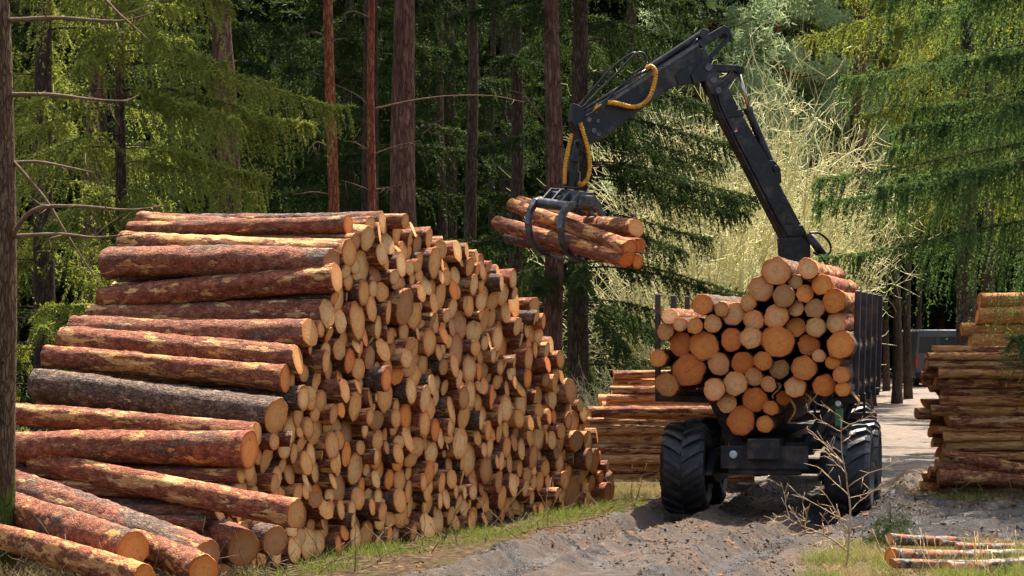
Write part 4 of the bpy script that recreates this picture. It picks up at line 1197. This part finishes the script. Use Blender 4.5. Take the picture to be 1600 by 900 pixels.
MSAP = mat_plain('sapling_bark', (.30, .17, .08), (.52, .36, .20), 14, .7, .2)
loc = at(1322, 19.3); s1 = sapling_geo(4, 1.62).obj('bare_sapling', MSAP); s1.location = (loc[0], loc[1], .02); tag(s1, 'bare budding sapling standing in front of the rear wheel', 'sapling')
loc = at(1345, 20.0); s2 = sapling_geo(9, .95).obj('bare_sapling', MSAP); s2.location = (loc[0] - .05, loc[1], .0); s2.rotation_euler = (0, -.9, .1); tag(s2, 'low reddish shoot leaning to the left at the foot of the sapling', 'sapling')
sp = plant_tree('young_spruce', spruce_geo(41, .80, .04, .27, .07, 7, 34, 20, .03, .006, .1, 9, None, -.15), (*at(1393, 21.0)[:2], 0), 'knee-high young spruce growing between the sapling and the wet track', 'tree', MSPRUCE_BARK, MSPRUCE)

# ------------------------------------------------------------------ grass, stalks, litter
grs = np.random.default_rng(55)


def blades(xy, h, wd, lean=.5):
    n = len(xy); z = ground_h(xy[:, 0], xy[:, 1]) - .01
    b = np.stack([xy[:, 0], xy[:, 1], z], -1); a = grs.uniform(0, 6.28, n); L = h * grs.uniform(.5, 1.3, n)
    sd_ = np.stack([np.cos(a), np.sin(a), np.zeros(n)], -1) * (wd / 2) ; a2 = grs.uniform(0, 6.28, n); k = lean * grs.uniform(.1, 1.2, n)
    tip = b + np.stack([np.cos(a2) * k * L, np.sin(a2) * k * L, L * np.sqrt(np.maximum(1 - (k * .6) ** 2, .1))], -1)
    mid = b * .5 + tip * .5 + np.stack([-np.cos(a2) * .12 * L * k, -np.sin(a2) * .12 * L * k, .10 * L], -1)
    return np.concatenate([np.stack([b - sd_, b + sd_, mid], 1), np.stack([mid - sd_ * .6, mid + sd_ * .6, tip], 1)]).reshape(-1, 3)


def scatter(n, x0, x1, y0, y1, fn):
    x = grs.uniform(x0, x1, n); y = grs.uniform(y0 * K, y1 * K, n); k = grs.random(n) < fn(x, y)
    return np.stack([x[k], y[k]], -1)


def clump(x, y, sc=.6, thr=.5): return np.clip((value_noise(x, y, 91, sc) - thr) * 6, 0, 1)


def off_face(x, y): return (np.stack([x, y], -1) - B0) @ N2


verge = lambda x, y: np.clip(1 - np.abs(off_face(x, y) - .45) / .55, 0, 1) * clump(x, y, .6, .34) * (road_fields(x, y)[1] < .9)
rightgrass = lambda x, y: np.clip((x - (2.9 + (y / K - 19) * .22)) / .5, 0, 1) * clump(x, y, .4, .30)
sidegrass = lambda x, y: (np.maximum(*road_fields(x, y)[1:]) < .3) * clump(x, y, .8, .42)
MGRASS = mat_leaf('grass_blades', (.05, .08, .014), (.16, .21, .035), (.32, .40, .05), .4, 3)
MDRY = mat_leaf('dry_grass', (.22, .15, .06), (.48, .36, .17), (.5, .38, .16), .25, 4)
g = G()
g.tris(blades(scatter(100000, -3, 3, 18.3, 28.5, verge), .13, .009))
g.tris(blades(scatter(52000, 2.9, 7.5, 18.3, 21.2, lambda x, y: rightgrass(x, y) * clump(x + 7, y, .7, .45)), .15, .008))
g.tris(blades(scatter(16000, 5.3, 9.5, 27.2, 28.6, sidegrass), .12, .010))
g.tris(blades(scatter(26000, 3, 12, 29, 52, sidegrass), .10, .014))
g.tris(blades(scatter(16000, 6, 22, 52, 85, sidegrass), .16, .04))
g.tris(blades(scatter(6000, 1, 3.0, 27, 30.2, sidegrass), .14, .010))
tag(g.obj('grass', MGRASS, None, False), 'short green grass along the verge, round the birch poles and by the track', 'grass', None, 'stuff')
g = G()
g.tris(blades(scatter(22000, 2.9, 7.5, 18.3, 21.3, rightgrass), .17, .006, 1.1))
g.tris(blades(scatter(9000, -6.5, -2.6, 17.5, 19.6, lambda x, y: clump(x, y, .5, .3) * (off_face(x, y) < .6)), .22, .005, 1.0))
g.tris(blades(scatter(26000, -3, 3, 18.3, 28.5, lambda x, y: verge(x + .15, y + .3)), .12, .006, 1.1))
g.tris(blades(scatter(5000, 5.2, 10, 27.0, 28.4, lambda x, y: .6 * clump(x, y, .5, .3)), .16, .007, .9))
g.tris(blades(scatter(4000, 1, 3.2, 27.5, 30.2, lambda x, y: clump(x, y, .5, .3)), .2, .008, .9))
tag(g.obj('dry_grass', MDRY, None, False), 'dead straw-coloured grass at the foot of the stacks and by the birch poles', 'grass', None, 'stuff')
# tall dry stalks among the birch poles
g = G()
for i in range(46):
    x, y = grs.uniform(4.0, 5.6), K * grs.uniform(18.6, 19.6); z = float(ground_h(x, y)); h = grs.uniform(.2, .5)
    q = np.array([x, y, z]) + np.stack([np.linspace(0, grs.normal(0, .12), 6) ** 1, np.linspace(0, grs.normal(0, .1), 6), np.linspace(0, h, 6)], -1)
    g.tube(q, np.linspace(.005, .003, 6), 4)
MSTALK = mat_plain('dry_stalks', (.5, .30, .10), (.72, .50, .22), 9, .8, .1, 0, 0)
tag(g.obj('dry_weeds', MSTALK, None), 'dry orange weed stalks standing among the birch poles', 'weeds', None, 'stuff')
# chips and leaves on the mud
n = 24000
x = grs.uniform(-3, 9, n); y = K * grs.uniform(18.3, 31, n); dd = value_noise(x, y, 61, .9); k = (dd > .50) & (off_face(x, y) > .02); x, y = x[k], y[k]; n = len(x)
z = ground_h(x, y) + .012; c = np.stack([x, y, z], -1); a = grs.uniform(0, 6.28, n); L = grs.gamma(2.5, .007, n).clip(.008, .05)
u = np.stack([np.cos(a), np.sin(a), grs.normal(0, .3, n)], -1) * L[:, None]; v_ = np.stack([-np.sin(a), np.cos(a), grs.normal(0, .4, n)], -1) * (L * .35)[:, None]
vv = np.stack([c - u - v_, c + u - v_ * .4, c + u * .8 + v_, c - u * .8 + v_], 1).reshape(-1, 3)
MCHIP = mat_plain('bark_chips', (.06, .028, .012), (.30, .15, .065), 3, .9, .1, 0, 0)
o = G().add(vv, np.arange(len(vv)).reshape(-1, 4)).obj('bark_litter', MCHIP, None, False); tag(o, 'scattered bark chips and dead leaves on the mud', 'litter', None, 'stuff')
# clods and small stones on the mud
n = 52000
x = grs.uniform(-3, 11, n); y = K * grs.uniform(18.2, 30, n); _, r1, r2 = road_fields(x, y)
k = (np.maximum(r1, r2) > .3) & (off_face(x, y) > .1) & (value_noise(x, y, 71, .8) > grs.uniform(.2, .7, n)); x, y = x[k], y[k]; n = len(x)
sz = grs.gamma(1.6, .0055, n).clip(.004, .05); c = np.stack([x, y, ground_h(x, y) + sz * .25], -1)
oct_ = np.array([[1, 0, 0], [0, 1, 0], [-1, 0, 0], [0, -1, 0], [0, 0, .7], [0, 0, -.7]])
vv = (c[:, None] + oct_[None] * sz[:, None, None] * grs.uniform(.55, 1.3, (n, 6, 1)) + grs.normal(0, .2, (n, 6, 3)) * sz[:, None, None])
ff = np.array([[0, 1, 4], [1, 2, 4], [2, 3, 4], [3, 0, 4], [1, 0, 5], [2, 1, 5], [3, 2, 5], [0, 3, 5]])
MCLOD = mat_plain('mud_clods', (.030, .019, .012), (.13, .088, .055), 2.2, .9, .2, 0, 0)
o = G().add(vv.reshape(-1, 3), (np.arange(n)[:, None, None] * 6 + ff[None]).reshape(-1, 3)).obj('mud_clods', MCLOD, None, False); tag(o, 'loose clods and small stones strewn over the rutted mud', 'clods', None, 'stuff')
# bare fallen twigs at the foot of the stacks
g = G()
for i in range(420):
    if i < 210: x, y = grs.uniform(-6, -2.3), K * grs.uniform(17.7, 19.3)
    elif i < 330:
        t = grs.uniform(.2, 10.4); q = B0 + FD * t + N2 * grs.uniform(.1, 1.0); x, y = q
    else: x, y = grs.uniform(6.3, 9.5), K * grs.uniform(27.4, 27.95)
    z = float(ground_h(x, y)); d = unit(np.array([grs.normal(), grs.normal() * .6, abs(grs.normal()) * .55])) * grs.uniform(.2, .8)
    q = np.array([x, y, z]) + d * np.linspace(0, 1, 6)[:, None] + np.cumsum(grs.normal(0, .018, (6, 3)), 0)
    g.tube(q, np.linspace(.007, .003, 6), 4)
tag(g.obj('fallen_twigs', MTWIG, None), 'thin fallen twigs tangled at the foot of the log stacks', 'twigs', None, 'stuff')

# ------------------------------------------------------------------ parked van beyond the right stack
MVAN = mat_plain('van_paint', (.10, .11, .12), (.14, .15, .16), 2, .4, .5, 0, 0)
MGLASS = mat_plain('dark_glass', (.02, .025, .03), (.05, .06, .065), 3, .12, .6, 0, 0)
MRED = mat_plain('red_lens', (.55, .02, .015), (.65, .04, .02), 9, .25, .5, 0, 0)
MPLATE = mat_plain('number_plate', (.7, .7, .66), (.78, .78, .74), 9, .4, .4, 0, 0)
VX, VY = 18.55, 79.0 * K
van = empty('parked_van', 'grey van parked tail-on at the far end of the track', 'van', (VX, VY, 0))
X3 = np.eye(3)


def vpart(g, name, mat, parent=None, bevel=0):
    return g.obj(name, mat, parent or van, False, bevel)


g = G(); g.prism([(-1, -0, .35), (1, 0, .35), (1.0, 0, 1.3), (.9, 0, 2.38), (.78, 0, 2.45), (-.78, 0, 2.45), (-.9, 0, 2.38), (-1.0, 0, 1.3)], (0, 4.8, 0)); vb = vpart(g, 'body', MVAN, None, .05)
for s_ in (-1, 1):
    g = G(); g.prism([(.06 * s_, -.02, 1.45), (.84 * s_, -.02, 1.45), (.78 * s_, -.02, 2.15), (.06 * s_, -.02, 2.15)][::s_], (0, .03, 0)); vpart(g, 'rear_window', MGLASS, vb)
    g = G(); g.box((.93 * s_, -.01, 1.05), X3, [.06, .03, .24]); vpart(g, 'tail_lamp', MRED, vb, .01)
    for y_ in (.75, 3.9):
        g = G(); g.lathe((.85 * s_, y_, .34), (1, 0, 0), [(-.11, .2), (-.11, .33), (.11, .33), (.11, .2), (.09, .0001)], 24); vpart(g, 'wheel', MTYRE)
g = G(); g.box((0, -.06, .48), X3, [.98, .08, .12]); vpart(g, 'bumper', MBLACK, None, .02)
g = G(); g.box((-.35, -.025, .92), X3, [.26, .012, .06]); vpart(g, 'number_plate', MPLATE, vb)
g = G(); g.box((0, -.012, 1.3), X3, [.012, .008, .85]); vpart(g, 'door_seam', MBLACK, vb)

bpy.context.view_layer.update()
print('objects', len(bpy.data.objects), 'tris', sum(len(m.polygons) for m in bpy.data.meshes))
